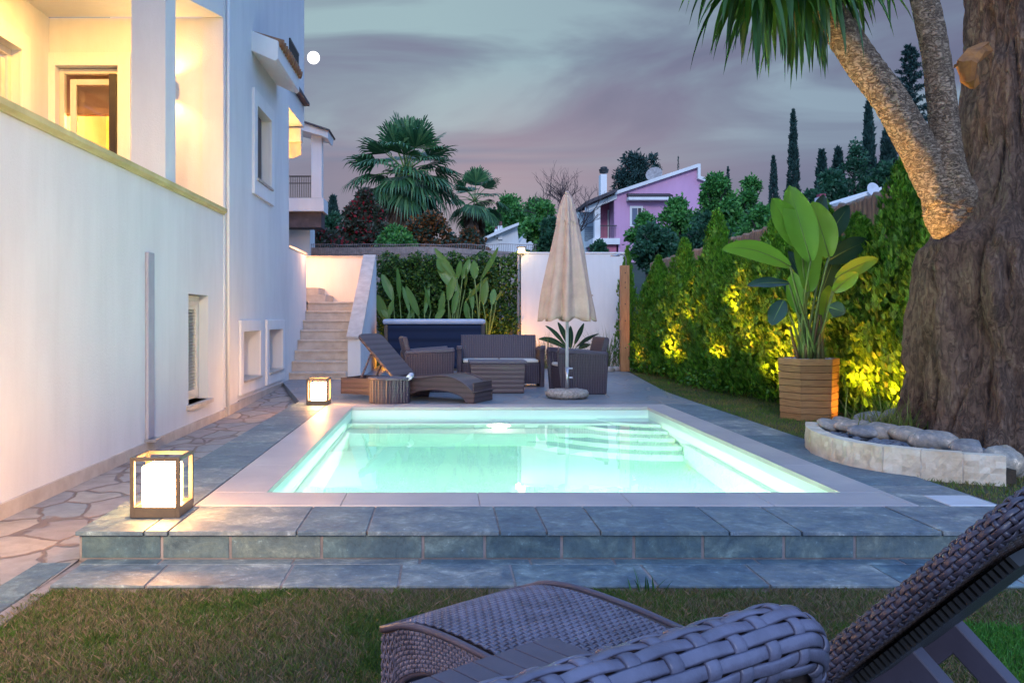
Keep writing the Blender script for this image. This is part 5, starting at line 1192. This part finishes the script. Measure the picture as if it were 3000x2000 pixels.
# wire and stone topped boundary behind the hedge
bw_ = thing('boundary_wall', 'weathered stone boundary wall with wire mesh roll above the ivy hedge', 'boundary wall', (-1, 21.4, 2))
m = MB(); m.prism([(-4.4, -.2), (2.2, -.2), (2.2, 2.62), (-.2, 2.78), (-4.4, 2.74)], 'y', 21.4, 21.6); part('wall', m, M['rockfar'], bw_)
m = MB()
for k in range(150):
    x = -4.3+k*.044; m.tube([(x, 21.38, 2.36), (x+.02, 21.36, 2.62), (x+.01, 21.38, 2.84+.02*math.sin(k*.3))], .006, 4)
for z in (2.42, 2.6, 2.83): m.tube([(-4.3+q*.3, 21.37, z+.012*math.sin(q*1.7)) for q in range(23)], .009, 4)
o = part('wire_mesh', m, pm('grey_wire', (.30, .28, .30), (.16, .12, .12), 30, .6), bw_)
# ---------------------------------------------------------------- paddle plants behind the tub
def bananaclump(name, label, base, leaves, Y, mat, group):
    t = thing(name, label, 'garden plant', base, 0, group); stem = MB()
    for (b0, tp, wd_, dr_, roll) in leaves:
        b_ = plantP(b0[0], b0[1], Y+random.uniform(-.15, .15)); tip = plantP(tp[0], tp[1], Y+random.uniform(-.25, .25)); mb = MB()
        paddle(mb, stem, b_, (tip-b_)+Vector((0, 0, dr_*.4)), (tip-b_).length*1.05, wd_*.82, dr_, roll, 0, tears=random.choice([0, 0, 2, 4])); part('leaf', mb, mat, t, smooth=True)
        stemcurve(stem, Vector((base[0]+random.uniform(-.12, .12), base[1], 0)), b_, .022, .011, (random.uniform(-.05, .05), 0, 0))
    part('stems', stem, M['stem'], t, smooth=True)
G_ = 'paddle leaf plants behind the hot tub'
# px/py of blade base and tip, taken in photo order left to right
bananaclump('paddle_leaf_plant', 'paddle leaf plant beside the stair wall, leftmost behind the hot tub', (-1.0, 18.6, 0),
  [((903, 690), (878, 632), .11, .05, .2), ((918, 690), (912, 618), .09, .0, .9), ((885, 735), (866, 680), .12, .2, .1), ((940, 715), (925, 660), .07, .1, .5), ((893, 728), (905, 690), .07, .3, -.3), ((895, 735), (870, 712), .09, .5, .2)], 18.55, M['banana_far'], G_)
bananaclump('paddle_leaf_plant', 'paddle leaf plant with drooping leaves left of the tallest upright leaf', (-.45, 18.65, 0),
  [((962, 725), (933, 660), .09, .1, .1), ((975, 720), (985, 655), .07, .1, .5), ((990, 712), (975, 660), .07, .0, 1.0), ((1010, 735), (1018, 672), .09, .0, .1), ((950, 735), (945, 690), .06, .2, .8), ((1000, 735), (1028, 720), .08, .6, .0), ((935, 735), (958, 715), .07, .5, .3)], 18.6, M['banana_far'], G_)
bananaclump('paddle_leaf_plant', 'tallest paddle leaf plant with one leaf rising above the ivy hedge', (.15, 18.7, 0),
  [((1048, 640), (1000, 573), .095, .05, -.1), ((1055, 672), (1005, 620), .14, .35, .1), ((1020, 625), (1004, 595), .12, .1, .3), ((1062, 640), (1078, 596), .09, .0, .2), ((1050, 640), (1058, 600), .08, .1, .4), ((1068, 665), (1070, 620), .08, .1, 1.1), ((1040, 720), (1050, 670), .09, .2, .4), ((1030, 690), (1040, 640), .10, .2, .2)], 18.65, M['banana_far'], G_)
bananaclump('paddle_leaf_plant', 'paddle leaf plant with a long yellow lit leaf edge near the white wall', (.85, 18.5, 0),
  [((1105, 640), (1142, 570), .085, -.1, .7), ((1070, 690), (1120, 640), .09, .25, .9), ((1110, 700), (1115, 640), .10, .0, .2), ((1090, 640), (1088, 600), .12, .1, .3), ((1130, 700), (1135, 665), .09, .1, .2), ((1140, 690), (1155, 670), .06, .3, .9), ((1085, 710), (1080, 665), .08, .1, .6), ((1075, 735), (1068, 695), .08, .2, .3)], 18.4, M['banana_far'], G_)
# agave and ornamental grass by the white wall
ag = thing('dark_leaf_plant', 'dark leafy clump in front of the white wall right of the parasol', 'garden plant', (2.55, 18.3, 0)); stem = MB()
for (b0, tp, wd_, dr_, roll) in [((1300, 795), (1262, 745), .05, .5, .6), ((1305, 790), (1285, 742), .055, .3, .2), ((1320, 790), (1338, 745), .055, .2, .3), ((1325, 795), (1365, 760), .07, .6, .8), ((1300, 800), (1248, 765), .06, .7, .3), ((1330, 800), (1352, 785), .06, .6, .2), ((1310, 800), (1310, 752), .06, .2, .1)]:
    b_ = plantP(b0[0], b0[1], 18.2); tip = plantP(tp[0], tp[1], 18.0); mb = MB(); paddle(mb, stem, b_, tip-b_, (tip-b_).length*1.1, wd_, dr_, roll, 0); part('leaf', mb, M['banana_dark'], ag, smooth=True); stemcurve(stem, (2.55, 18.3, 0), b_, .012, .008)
part('stems', stem, M['stem'], ag)
def tuft(x, y, h, n, label, mat, w_=.006):
    t = thing('grass_clump', label, 'ornamental grass', (x, y, 0), 0, 'grass clumps at the far end'); mb = MB()
    for k in range(n):
        a = rb_.uniform(0, 6.28); el = rb_.uniform(.7, 1.5); blade(mb, (x+rb_.gauss(0, .10), y+rb_.gauss(0, .1), 0), (math.cos(a)*math.cos(el), math.sin(a)*math.cos(el), math.sin(el)), h*rb_.uniform(.5, 1.1), w_, rb_.uniform(.3, 1.3), 5)
    part('blades', mb, mat, t)
gy = leafmat('dry_grass_leaf', [(0, (.07, .12, .04)), (.6, (.16, .20, .08)), (1, (.30, .27, .15))])
tuft(2.05, 17.9, .75, 150, 'greyish fountain grass clump between sofa and parasol pole', gy); tuft(3.25, 17.7, .9, 170, 'fountain grass clump behind the right armchair', gy); tuft(2.8, 17.5, .5, 110, 'short grass clump at the patio edge right of the parasol', gy)
for i, (px, Y, s_) in enumerate([(1385, 16.9, .07), (1400, 16.8, .09), (1415, 17.0, .08), (1345, 17.2, .06), (1232, 17.6, .06)]):
    x = (px-1018)*Y/2000; rock('pale_rock', (x, Y, .03), s_*1.2, s_, s_*.75, i, 0, 60+i, M['rockfar'], ['second pale rock left of the shower post', 'largest pale rock left of the shower post', 'pale rock touching the shower post foot', 'pale rock behind the right armchair back', 'small pale rock right of the sofa arm'][i], 'rock', 'pale rocks at the patio end')
# low shrubs under the hedge
lc = thing('ground_cover_shrub', 'low round leafed shrub at the foot of the hedge middle', 'shrub', (3.95, 13.2, 0))
n = 1500; C = np.array([3.98, 13.2, .12]); P = C+r.normal(0, 1, (n, 3))*np.array([.16, .55, .09]); v, f = rhombs(P, r.normal(0, 1, (n, 3))+np.array([0, 0, .6]), .06, .02, r); part('foliage', (v, f.tolist()), M['thuja'], lc)

# ================================================================= BACKGROUND TREES
def crownleaves(blobs, n, L, wd, seed, fill=.5):
    r = np.random.default_rng(seed); B = np.array(blobs, float); vol = (B[:, 3]*B[:, 4]*B[:, 5])**(1/1.5); pr = vol/vol.sum(); idx = r.choice(len(B), n, p=pr)
    u_ = unit(r.normal(0, 1, (n, 3))); rr = r.uniform(fill**3, 1, n)**(1/3); 
    P = B[idx, :3]+u_*rr[:, None]*B[idx, 3:6]*(1+.18*np.sin(u_[:, :1]*9+idx[:, None])+.15*np.sin(u_[:, 2:]*11+idx[:, None]*2)); P += r.normal(0, L*.35, P.shape)
    return rhombs(P, u_+r.normal(0, .7, (n, 3)), L*r.uniform(.6, 1.3, n), wd*r.uniform(.7, 1.2, n), r, fold=.35)
def blobsfor(cx, cy, z0, z1, R0, k, seed):
    q = random.Random(seed); o = []; k = int(k*2.2)
    for i in range(k):
        f_ = q.random(); a = q.uniform(0, 6.28); rad = R0*math.sin(math.pi*(.18+.75*f_))*.85*math.sqrt(q.random())
        s_ = R0*q.uniform(.14, .34); o.append((cx+rad*math.cos(a), cy+rad*math.sin(a), z0+(z1-z0)*(.12+.8*f_), s_, s_, s_*q.uniform(.7, 1.0)))
    return o
def tree_at(name, label, cat, px0, px1, pytop, Y, mat, n=5000, L=.16, wd=.05, k=16, seed=0, pybase=None, group=None, fill=.4):
    cx = ((px0+px1)/2-1018)*Y/2000; R0 = (px1-px0)/2*Y/2000; zt = 1.05-(pytop-728)*Y/2000; zg_ = zter(cx, Y)-.3
    zb_ = zg_ if pybase is None else 1.05-(pybase-728)*Y/2000
    t = thing(name, label, cat, (cx, Y, zg_), 0, group); m = MB(); m.tube([(cx, Y, zg_), (cx+.05*R0, Y, (zg_+zt)/2), (cx, Y, zt-.3*(zt-zb_))], [max(.06, R0*.12), R0*.07, R0*.03], 8)
    for q in range(5):
        a = q*1.3; m.tube([(cx, Y, zb_+(zt-zb_)*(.2+.1*q)), (cx+.7*R0*math.cos(a), Y+.7*R0*math.sin(a), zb_+(zt-zb_)*(.45+.1*q))], [R0*.05, R0*.015], 5)
    part('trunk', m, M['branch'], t); v, f = crownleaves(blobsfor(cx, Y, zb_, zt-.05*R0, R0, k, seed), n, L, wd, seed, fill); part('crown', (v, f.tolist()), mat, t); return t
def cypress_at(label, px, pytop, wpx, Y, n=3500, mat=None, group='dark cypresses on the skyline', seed=0, open_=.0, pyb=None):
    cx = (px-1018)*Y/2000; zt = 1.05-(pytop-728)*Y/2000; zb_ = zter(cx, Y)-.3; R0 = wpx/2*Y/2000; h = zt-zb_
    if pyb is not None: h = min(h, zt-(1.05-(pyb-728)*Y/2000))
    t = thing('cypress', label, 'cypress', (cx, Y, zb_), 0, group); part('trunk', MB().tube([(cx, Y, zb_), (cx, Y, zt-.15*h)], [R0*.25, R0*.05], 6), M['branch'], t)
    q = np.random.default_rng(seed+90); hh = q.uniform(0, 1, n); a = q.uniform(0, 6.283, n)
    lump = 1+.16*np.sin(3*a+hh*23+seed)+.14*np.sin(hh*57+a*2)+open_*np.sin(hh*70)
    rad = R0*(1-hh**2.6)**.8*(1-.35*hh)*lump*q.uniform(.35, 1, n)**.4; P = np.stack([cx+rad*np.cos(a), Y+rad*np.sin(a), zt-h+hh*h], 1)
    v, f = rhombs(P, np.stack([.4*np.cos(a), .4*np.sin(a), 1+0*a], 1)+q.normal(0, .3, (n, 3)), R0*.5*q.uniform(.5, 1.2, n), R0*.13, q); part('crown', (v, f.tolist()), mat or M['cypress'], t); return t
def conifer_at(label, px, pytop, wpx, Y, seed, pybase):
    cx = (px-1018)*Y/2000; zt = 1.05-(pytop-728)*Y/2000; zb_ = 1.05-(pybase-728)*Y/2000; R0 = wpx/2*Y/2000; h = zt-zb_; q = np.random.default_rng(seed)
    t = thing('conifer', label, 'conifer', (cx, Y, zter(cx, Y)-.3)); m = MB(); m.tube([(cx, Y, zter(cx, Y)-.3), (cx, Y, zt)], [.22, .03], 7); ps = []
    for k in range(60):
        f_ = k/60; a = k*2.4+q.uniform(-.3, .3); L = R0*(1-f_)**.75*q.uniform(.75, 1.1)+.12; z = zb_+h*f_; e = np.array([cx+L*math.cos(a), Y+L*math.sin(a), z+L*.28])
        b0 = np.array([cx, Y, z]); m.tube([b0, e], [.03, .008], 4); n = 90; t_ = q.uniform(.15, 1, n)[:, None]; P = b0+(e-b0)*t_+q.normal(0, .07, (n, 3))*(1.2-t_)
        ps.append(rhombs(P, (e-b0)[None]/L*.5+q.normal(0, .5, (n, 3)), .20, .035, q))
    part('trunk', m, M['branch'], t); part('crown', joinvf(ps), M['cypress'], t)
SK = 'dark cypresses on the skyline'
cypress_at('tall narrow cypress standing alone on the skyline between pink house and leaning yucca', 1822, 256, 34, 62, 5000, seed=1, open_=.10)
cypress_at('short cypress just left of the tall lone cypress', 1777, 362, 30, 60, 3000, seed=2)
cypress_at('tall dark cypress left of the yucca fork, broad column', 1995, 236, 44, 64, 6000, seed=3)
cypress_at('broad dark cypress seen just below the yucca fork', 2040, 300, 60, 66, 6000, seed=4)
cypress_at('pointed cypress right of the lone one with a forked tip', 1888, 350, 46, 60, 4500, seed=5)
cypress_at('pointed cypress filling the gap beside the broad columns', 1925, 345, 48, 61, 4500, seed=6)
cypress_at('dark cypress column between the yucca and the old trunk', 2236, 180, 54, 50, 6000, seed=7)
cypress_at('tiny cypress tip above the pink house roof', 1558, 360, 12, 75, 900, seed=8)
cypress_at('small cypress tip poking out of the green trees', 1672, 385, 20, 50, 1500, seed=9)
cypress_at('small dark cypress at the left edge beside the house balcony', 765, 455, 46, 42, 3500, seed=10)
conifer_at('feathery conifer seen between the two yucca limbs', 2090, 108, 110, 46, 4, 330)
tree_at('dark_tree', 'hazy dark tree mass right of the cypresses', 'tree', 1955, 2110, 385, 58, M['treedark'], 9000, .35, .11, 20, 31, pybase=520)
tree_at('dark_tree', 'dark tree lower than the cypresses above the red chimney', 'tree', 1850, 1960, 400, 55, M['treedark'], 6000, .3, .1, 14, 32, pybase=520)
tree_at('thin_tree', 'loose dark tree with see-through crown among the cypresses', 'tree', 1925, 1995, 320, 58, M['treedark'], 1500, .25, .08, 14, 33, pybase=470)
tree_at('pine_tree', 'dark pine behind the pink house ridge', 'tree', 1408, 1500, 352, 62, M['cypress'], 5000, .32, .06, 16, 34, pybase=470)
tree_at('pine_tree', 'thin dark pine tip behind the roof beside the satellite dish', 'tree', 1490, 1515, 356, 62, M['cypress'], 700, .3, .06, 6, 35, pybase=430)
for (a, b_, tp, Y, mt, n, lb, sd_) in [
    (1440, 1530, 490, 30, 'tree', 6000, 'green bush with pale blossom before the pink house window', 41), (1500, 1620, 455, 31, 'tree', 8000, 'leafy green tree in front of the pink house gable', 42),
    (1590, 1700, 390, 32, 'tree', 9000, 'tallest bright green tree right of the pink house', 43), (1670, 1775, 400, 33, 'tree', 8500, 'green tree with upright shoots left of the potted plant leaves', 44),
    (1560, 1680, 490, 27, 'treedark', 7000, 'dark green bush above the fence middle', 45), (1440, 1570, 520, 26, 'treedark', 7000, 'dark green bush just over the fence near the white wall', 46),
    (1690, 1800, 470, 28, 'tree', 6500, 'round green bush behind the bright paddle leaf', 47), (1355, 1395, 552, 25, 'treedark', 2200, 'small dark green bush peeking over the white wall', 48),
    (1205, 1285, 458, 27, 'tree', 7200, 'dark fig like tree left of the parasol top', 49), (1235, 1300, 500, 25, 'treedark', 4500, 'dark shrub directly left of the parasol canopy', 50),
    (1120, 1215, 442, 48, 'tree', 7500, 'round dark tree right of the smaller palm', 51), (1190, 1270, 450, 52, 'tree', 6500, 'distant dark tree between palm and bare branches', 52),
    (1080, 1160, 470, 50, 'treedark', 3500, 'dark tree behind the smaller palm', 53), (925, 1055, 488, 25.5, 'orange', 7000, 'copper and green leaved shrub below the big palm', 54),
    (775, 885, 425, 26, 'redbush', 10000, 'shrub with red blossoms left of the big palm', 55), (690, 800, 530, 23.5, 'redbush', 5500, 'low shrub with red dots above the stair wall', 56), (860, 960, 515, 24, 'tree', 5500, 'dark undergrowth shrub below the palm', 57),
    (1040, 1120, 525, 27, 'orange', 2500, 'sparse brownish shrub at the foot of the smaller palm', 58), (2120, 2200, 430, 30, 'treedark', 3500, 'dark foliage glimpsed behind the yucca base', 59), (1780, 1860, 440, 45, 'treedark', 4000, 'dark bush under the lone cypress', 60),
    (720, 800, 485, 30, 'treedark', 4000, 'dark bush beside the neighbouring balcony', 61)]:
    tree_at('leafy_tree' if b_-a > 85 else 'shrub', lb, 'tree' if b_-a > 85 else 'shrub', a, b_, tp, Y, M[mt], n, .0055*Y*.75+.02, .0020*Y*.75+.008, 18, sd_, pybase=620, group='trees and shrubs beyond the garden', fill=.25)
# bare branches above the parasol
bb = thing('bare_tree', 'leafless twiggy tree above the parasol top', 'tree', (3.9, 27.5, 2)); m = MB(); q = random.Random(6)
def twig(p, d, L, r0, dep):
    e = p+d*L; mid = p+d*L*.5+Vector((q.uniform(-.1, .1), 0, q.uniform(-.1, .1)))*L; m.tube([p, mid, e], [r0, r0*.8, r0*.55], 5)
    if dep:
        for _ in range(3): twig(e if _ else mid, (d+Vector((q.uniform(-.9, .9), q.uniform(-.4, .4), q.uniform(-.25, .6)))).normalized(), L*q.uniform(.55, .85), r0*.6, dep-1)
b0 = Vector(W(1318, 560, 27.5))
for (px, py) in ((1225, 450), (1270, 430), (1300, 425), (1330, 420), (1365, 465), (1245, 500), (1350, 500)):
    e = Vector(W(px, py, 27.5)); twig(b0, (e-b0).normalized(), (e-b0).length*.45, .035, 4)
part('branches', m, M['branch'], bb)
# ---------------------------------------------------------------- fan palms
def fanleaf(mb, hub, d, R, r2, droop=.5, nseg=24, spread=2.0, w0=.030):
    d = Vector(d).normalized(); s_ = d.cross(Vector((0, 0, 1)));
    if s_.length < .1: s_ = Vector((1, 0, 0))
    s_.normalize(); nr = s_.cross(d).normalized(); hub = Vector(hub); tiltv = r2.uniform(-.3, .3); s_ = (s_*math.cos(tiltv)+nr*math.sin(tiltv)); nr = s_.cross(d).normalized()
    for k in range(nseg):
        a = -spread/2*1.3+spread*1.3*k/(nseg-1); dd = d*math.cos(a)+s_*math.sin(a); L = R*(1-.28*abs(a/spread)**1.5)*r2.uniform(.88, 1.08); pz = s_*math.cos(a)-d*math.sin(a)
        lift = nr*(.03 if k % 2 else -.03)*R
        p1 = hub+dd*L*.55+lift; dr = Vector((0, 0, -droop*R)); p2 = hub+dd*L*.82+dr*.35; p3 = hub+dd*L*1.0*(.93)+dr*r2.uniform(.7, 1.3)
        w_ = w0*R*1.6
        mb.add([hub, p1+pz*w_, p1, p1-pz*w_, p2+pz*w_*.55, p2-pz*w_*.55, p3], [(0, 3, 2, 1), (1, 2, 5, 4), (2, 3, 5), (4, 5, 6)])
def palm(label, px, pyc, Y, R, nf, ndead, pybase, seed, skirt=1.0, hscale=1.0):
    q = random.Random(seed); c = Vector(W(px, pyc, Y)); t = thing('fan_palm', label, 'palm', (c.x, Y, zter(c.x, Y)-.3), 0, 'fan palms beyond the boundary wall')
    m = MB(); m.tube([(c.x, Y, zter(c.x, Y)-.3), (c.x, Y, c.z-.2)], [R*.30, R*.22], 12); part('trunk', m, M['palmtrunk'], t)
    stem = MB()
    for k in range(nf):
        f_ = k/(nf-1); a = k*2.39996+q.uniform(-.2, .2); el = math.radians(86-f_**.9*128); d = Vector((math.cos(a)*math.cos(el), math.sin(a)*math.cos(el), math.sin(el)))
        PL = R*(.75+.25*q.random()) ; e = c+d*PL+Vector((0, 0, -.10*PL*(1-f_))); stem.tube([c, c+d*PL*.5+Vector((0, 0, .03)), e], [.035*R, .022*R, .014*R], 4)
        mb = MB(); fanleaf(mb, e, (d+Vector((0, 0, -.25 if el < 1.0 else 0))), R*q.uniform(.80, 1.0), q, .06+.42*f_**1.5); part('frond', mb, M['palm'], t)
    part('leaf_stalks', stem, M['stem'], t); mb = MB()
    for k in range(ndead):
        a = q.uniform(0, 6.28); z = -q.uniform(.05, 1.5)*R*skirt; hub = c+Vector((math.cos(a)*R*.30, math.sin(a)*R*.30, z)); fanleaf(mb, hub, (math.cos(a)*.35, math.sin(a)*.35, -1), R*.6, q, .2, 14, 1.1)
    part('dead_skirt', mb, M['deadpalm'], t)
palm('big fan palm with wide green crown and dead leaf skirt', 932, 398, 28, 1.18, 38, 70, 560, 3, skirt=1.15)
palm('smaller fan palm mostly of hanging dead leaves right of the big palm', 1090, 462, 31, .76, 20, 60, 560, 5, skirt=1.7)
# ================================================================= HOUSES BEYOND
Yh = 44
def wb(m, px0, px1, py0, py1, Y0, Y1, ref=None):
    x0, _, z1 = W(px0, py0, Y0); x1, _, z0 = W(px1, py1, Y0); m.box(x0, x1, Y0, Y1, z0, z1); return m
def poly_at(pts, Y): return [(W(a, b_, Y)[0], W(a, b_, Y)[2]) for a, b_ in pts]
ph_ = thing('pink_house', 'pink rendered house with rising shed roof, porch and white trims', 'house', (W(1500, 600, Yh)[0], Yh+4, 3.5))
part('wall', MB().prism(poly_at([(1416, 640), (1416, 447), (1600, 385), (1600, 412), (1655, 430), (1655, 640)], Yh), 'y', Yh, Yh+9), M['pinkwall'], ph_)
part('roof_edge', MB().prism(poly_at([(1410, 449), (1410, 441), (1600, 378), (1606, 378), (1606, 406), (1640, 418), (1640, 426), (1600, 412), (1600, 386)], Yh), 'y', Yh-.25, Yh+9.2), M['trim'], ph_)
part('porch_wall', MB().prism(poly_at([(1376, 560), (1376, 462), (1416, 458), (1416, 560)], Yh+2.0), 'y', Yh+2.0, Yh+2.3), M['pinkdark'], ph_)
pdr = part('porch_door', wb(MB(), 1396, 1408, 482, 548, Yh+1.9, Yh+1.98), M['trim'], ph_); part('door_leaf', wb(MB(), 1399, 1405, 486, 548, Yh+1.84, Yh+1.895), M['black'], pdr)
part('porch_roof', MB().prism(poly_at([(1345, 463), (1416, 434), (1416, 441), (1345, 471)], Yh-.4), 'y', Yh-.6, Yh+4), M['darktile'], ph_)
part('porch_beam', MB().prism(poly_at([(1345, 476), (1416, 446), (1416, 457), (1345, 487)], Yh), 'y', Yh-.1, Yh+.2), M['trim'], ph_)
part('porch_column', wb(MB(), 1366, 1379, 474, 552, Yh, Yh+.35), M['trim'], ph_); part('porch_column', wb(MB(), 1411, 1417, 455, 552, Yh-.02, Yh+.3), M['pinkwall'], ph_)
part('porch_slab', wb(MB(), 1362, 1424, 547, 561, Yh-.3, Yh+2.3), M['trim'], ph_); part('porch_base', wb(MB(), 1366, 1420, 561, 640, Yh, Yh+2.3), M['pinkdark'], ph_)
m = MB()
for k in range(12): x = W(1380+k*3.1, 0, Yh-.2)[0]; m.box(x-.008, x+.008, Yh-.22, Yh-.2, W(0, 545, Yh)[2], W(0, 519, Yh)[2])
wb(m, 1379, 1417, 517, 519, Yh-.24, Yh-.18); part('porch_railing', m, M['black'], ph_)
cn = part('window_canopy', wb(MB(), 1444, 1545, 452, 459, Yh-.6, Yh), M['trim'], ph_); m = MB()
for k in range(24): x, _, z = W(1447+k*4.2, 450, Yh-.6); m.tube([(x, Yh-.62, z), (x, Yh, z+.16)], .06, 6)
part('roof_tile', m, M['darktile'], cn)
pw = part('window', wb(MB(), 1447, 1477, 473, 520, Yh-.06, Yh), M['trim'], ph_); part('pane', wb(MB(), 1452, 1464, 478, 516, Yh-.09, Yh-.062), pm('window_glass', (.12, .14, .2), None, 3, .15), pw); part('shutter', wb(MB(), 1466, 1473, 478, 516, Yh-.10, Yh-.062), M['black'], pw)
ch = part('chimney', wb(MB(), 1380, 1394, 400, 452, Yh+1, Yh+1.6), M['trim'], ph_); part('chimney_cap', MB().lathe([(.10, 0), (.22, .03), (.26, .22), (.18, .25), (.18, .33), (.10, .36)], (W(1387, 0, Yh+1.3)[0], Yh+1.3, W(0, 399, Yh+1.3)[2]), 12), M['black'], ch)
sdh = part('satellite_dish', MB().lathe([(.02, 0), (.38, .06), (.46, .10), (.44, .10), (.02, .03)], (0, 0, 0), 18), M['rockfar'], ph_, world=False)
sdh.location = Vector(W(1503, 402, Yh+4))-ph_.location; sdh.rotation_euler = (R_(65), 0, R_(-25))
# blueish house part left of the porch
bh = thing('pale_blue_house', 'pale blue house front with louvred shutters behind the parasol, left of the pink house', 'house', (W(1345, 600, 46)[0], 46, 3))
part('wall', wb(MB(), 1325, 1366, 487, 640, 46, 50), pm('pale_blue_render', (.42, .55, .60), None, 3, .8), bh); m = MB()
for k in range(7): wb(m, 1343, 1362, 520+k*5, 523+k*5, 45.93, 45.99)
part('shutter', m, pm('grey_shutter', (.18, .25, .3), None, 3, .6), bh)
# small white houses
def whouse(label, poly, Y, chims, dy=5):
    P_ = poly_at(poly, Y); t = thing('white_house', label, 'house', (P_[0][0], Y, zter(P_[0][0], Y)-.3), 0, 'small white houses beyond the garden'); part('wall', MB().prism(P_, 'y', Y, Y+dy), M['stucco'], t)
    for (a, b_, c, d, capc) in chims:
        o = part('chimney', wb(MB(), a, b_, c, d, Y-.1, Y+.5), M['trim'], t); h = (d-c)*.3; part('chimney_pot', wb(MB(), a+1, b_-1, c-h, c-.2, Y, Y+.4), pm('red_pot', (.30, .06, .10), None, 6, .7), o)
    return t
t = whouse('small white house with two chimneys left of the parasol', [(1112, 620), (1112, 552), (1136, 542), (1150, 534), (1188, 520), (1192, 560), (1215, 525), (1232, 520), (1234, 620)], 38, [(1144, 1154, 518, 550, 0), (1137, 1143, 526, 545, 0)])
part('roof', MB().prism(poly_at([(1108, 554), (1150, 536), (1190, 519), (1190, 513), (1148, 529), (1108, 548)], 38), 'y', 37.6, 43), M['trim'], t)
t = whouse('low white house with red chimney behind the thuja tips', [(1925, 560), (1925, 470), (1985, 445), (2012, 440), (2012, 560)], 46, [(1882, 1898, 452, 475, 0)])
part('roof', MB().prism(poly_at([(1920, 474), (2012, 440), (2012, 433), (1920, 466)], 46), 'y', 45.4, 51), M['trim'], t)
dsh = part('satellite_dish', MB().lathe([(.02, 0), (.28, .05), (.36, .10), (.34, .10), (.02, .03)], (0, 0, 0), 18), M['white'], t, world=False); dsh.location = Vector(W(2003, 436, 45.4))-t.location; dsh.rotation_euler = (R_(80), 0, 0.2)
whouse('white gabled house with broad red chimney next to the yucca', [(2012, 560), (2012, 478), (2040, 455), (2085, 425), (2110, 432), (2150, 470), (2150, 560)], 44, [(2042, 2068, 432, 462, 0)])
# neighbouring balcony left
nb_ = thing('neighbour_house', 'neighbouring house balcony with white column and dark railing beyond the tower', 'house', (-3.6, 21, 0)); Yn = 20.2
part('balcony_slab', wb(MB(), 560, 743, 455, 485, Yn, Yn+.8), M['trim'], nb_); part('soffit', wb(MB(), 560, 738, 485.5, 522, Yn+.15, Yn+.75), M['darktile'], nb_)
part('column', wb(MB(), 715, 739, 305, 454.5, Yn, Yn+.25), M['trim'], nb_); part('lower_wall', wb(MB(), 560, 712, 522, 700, Yn+1, Yn+1.8), M['stucco'], nb_)
x0, _, z0 = W(690, 292, Yn)
part('roof_slab', MB().prism(poly_at([(640, 262), (755, 300), (752, 318), (741, 312), (640, 285)], Yn-.3), 'y', Yn-.3, Yn+.6), M['trim'], nb_)
part('roof_fascia', MB().prism(poly_at([(640, 258), (757, 297), (755, 300), (640, 261)], Yn-.4), 'y', Yn-.4, Yn+.7), M['darktile'], nb_)
m = MB()
for k in range(14): wb(m, 662+k*4.2, 663.2+k*4.2, 406, 454, Yn+.05, Yn+.07)
wb(m, 600, 716, 403.5, 406, Yn+.04, Yn+.08); wb(m, 600, 716, 420, 421.5, Yn+.04, Yn+.08); part('railing', m, M['black'], nb_)
# ================================================================= MOON
ym = 900.0; cx, _, cz = W(720, 133, ym); rr_ = 14.2/2000*ym
bpy_m = MB(); n1_, n2_ = 16, 32
pts = [(cx+rr_*math.sin(math.pi*i/n1_)*math.cos(2*math.pi*k/n2_), ym+rr_*math.sin(math.pi*i/n1_)*math.sin(2*math.pi*k/n2_), cz+rr_*math.cos(math.pi*i/n1_)) for i in range(n1_+1) for k in range(n2_)]
bpy_m.add(pts, [(i*n2_+k, i*n2_+(k+1) % n2_, (i+1)*n2_+(k+1) % n2_, (i+1)*n2_+k) for i in range(n1_) for k in range(n2_)])
mo = part('moon', bpy_m, M['moon'], smooth=True, origin=(cx, ym, cz)); tag(mo, 'bright white full moon in the sky beside the house', 'moon')
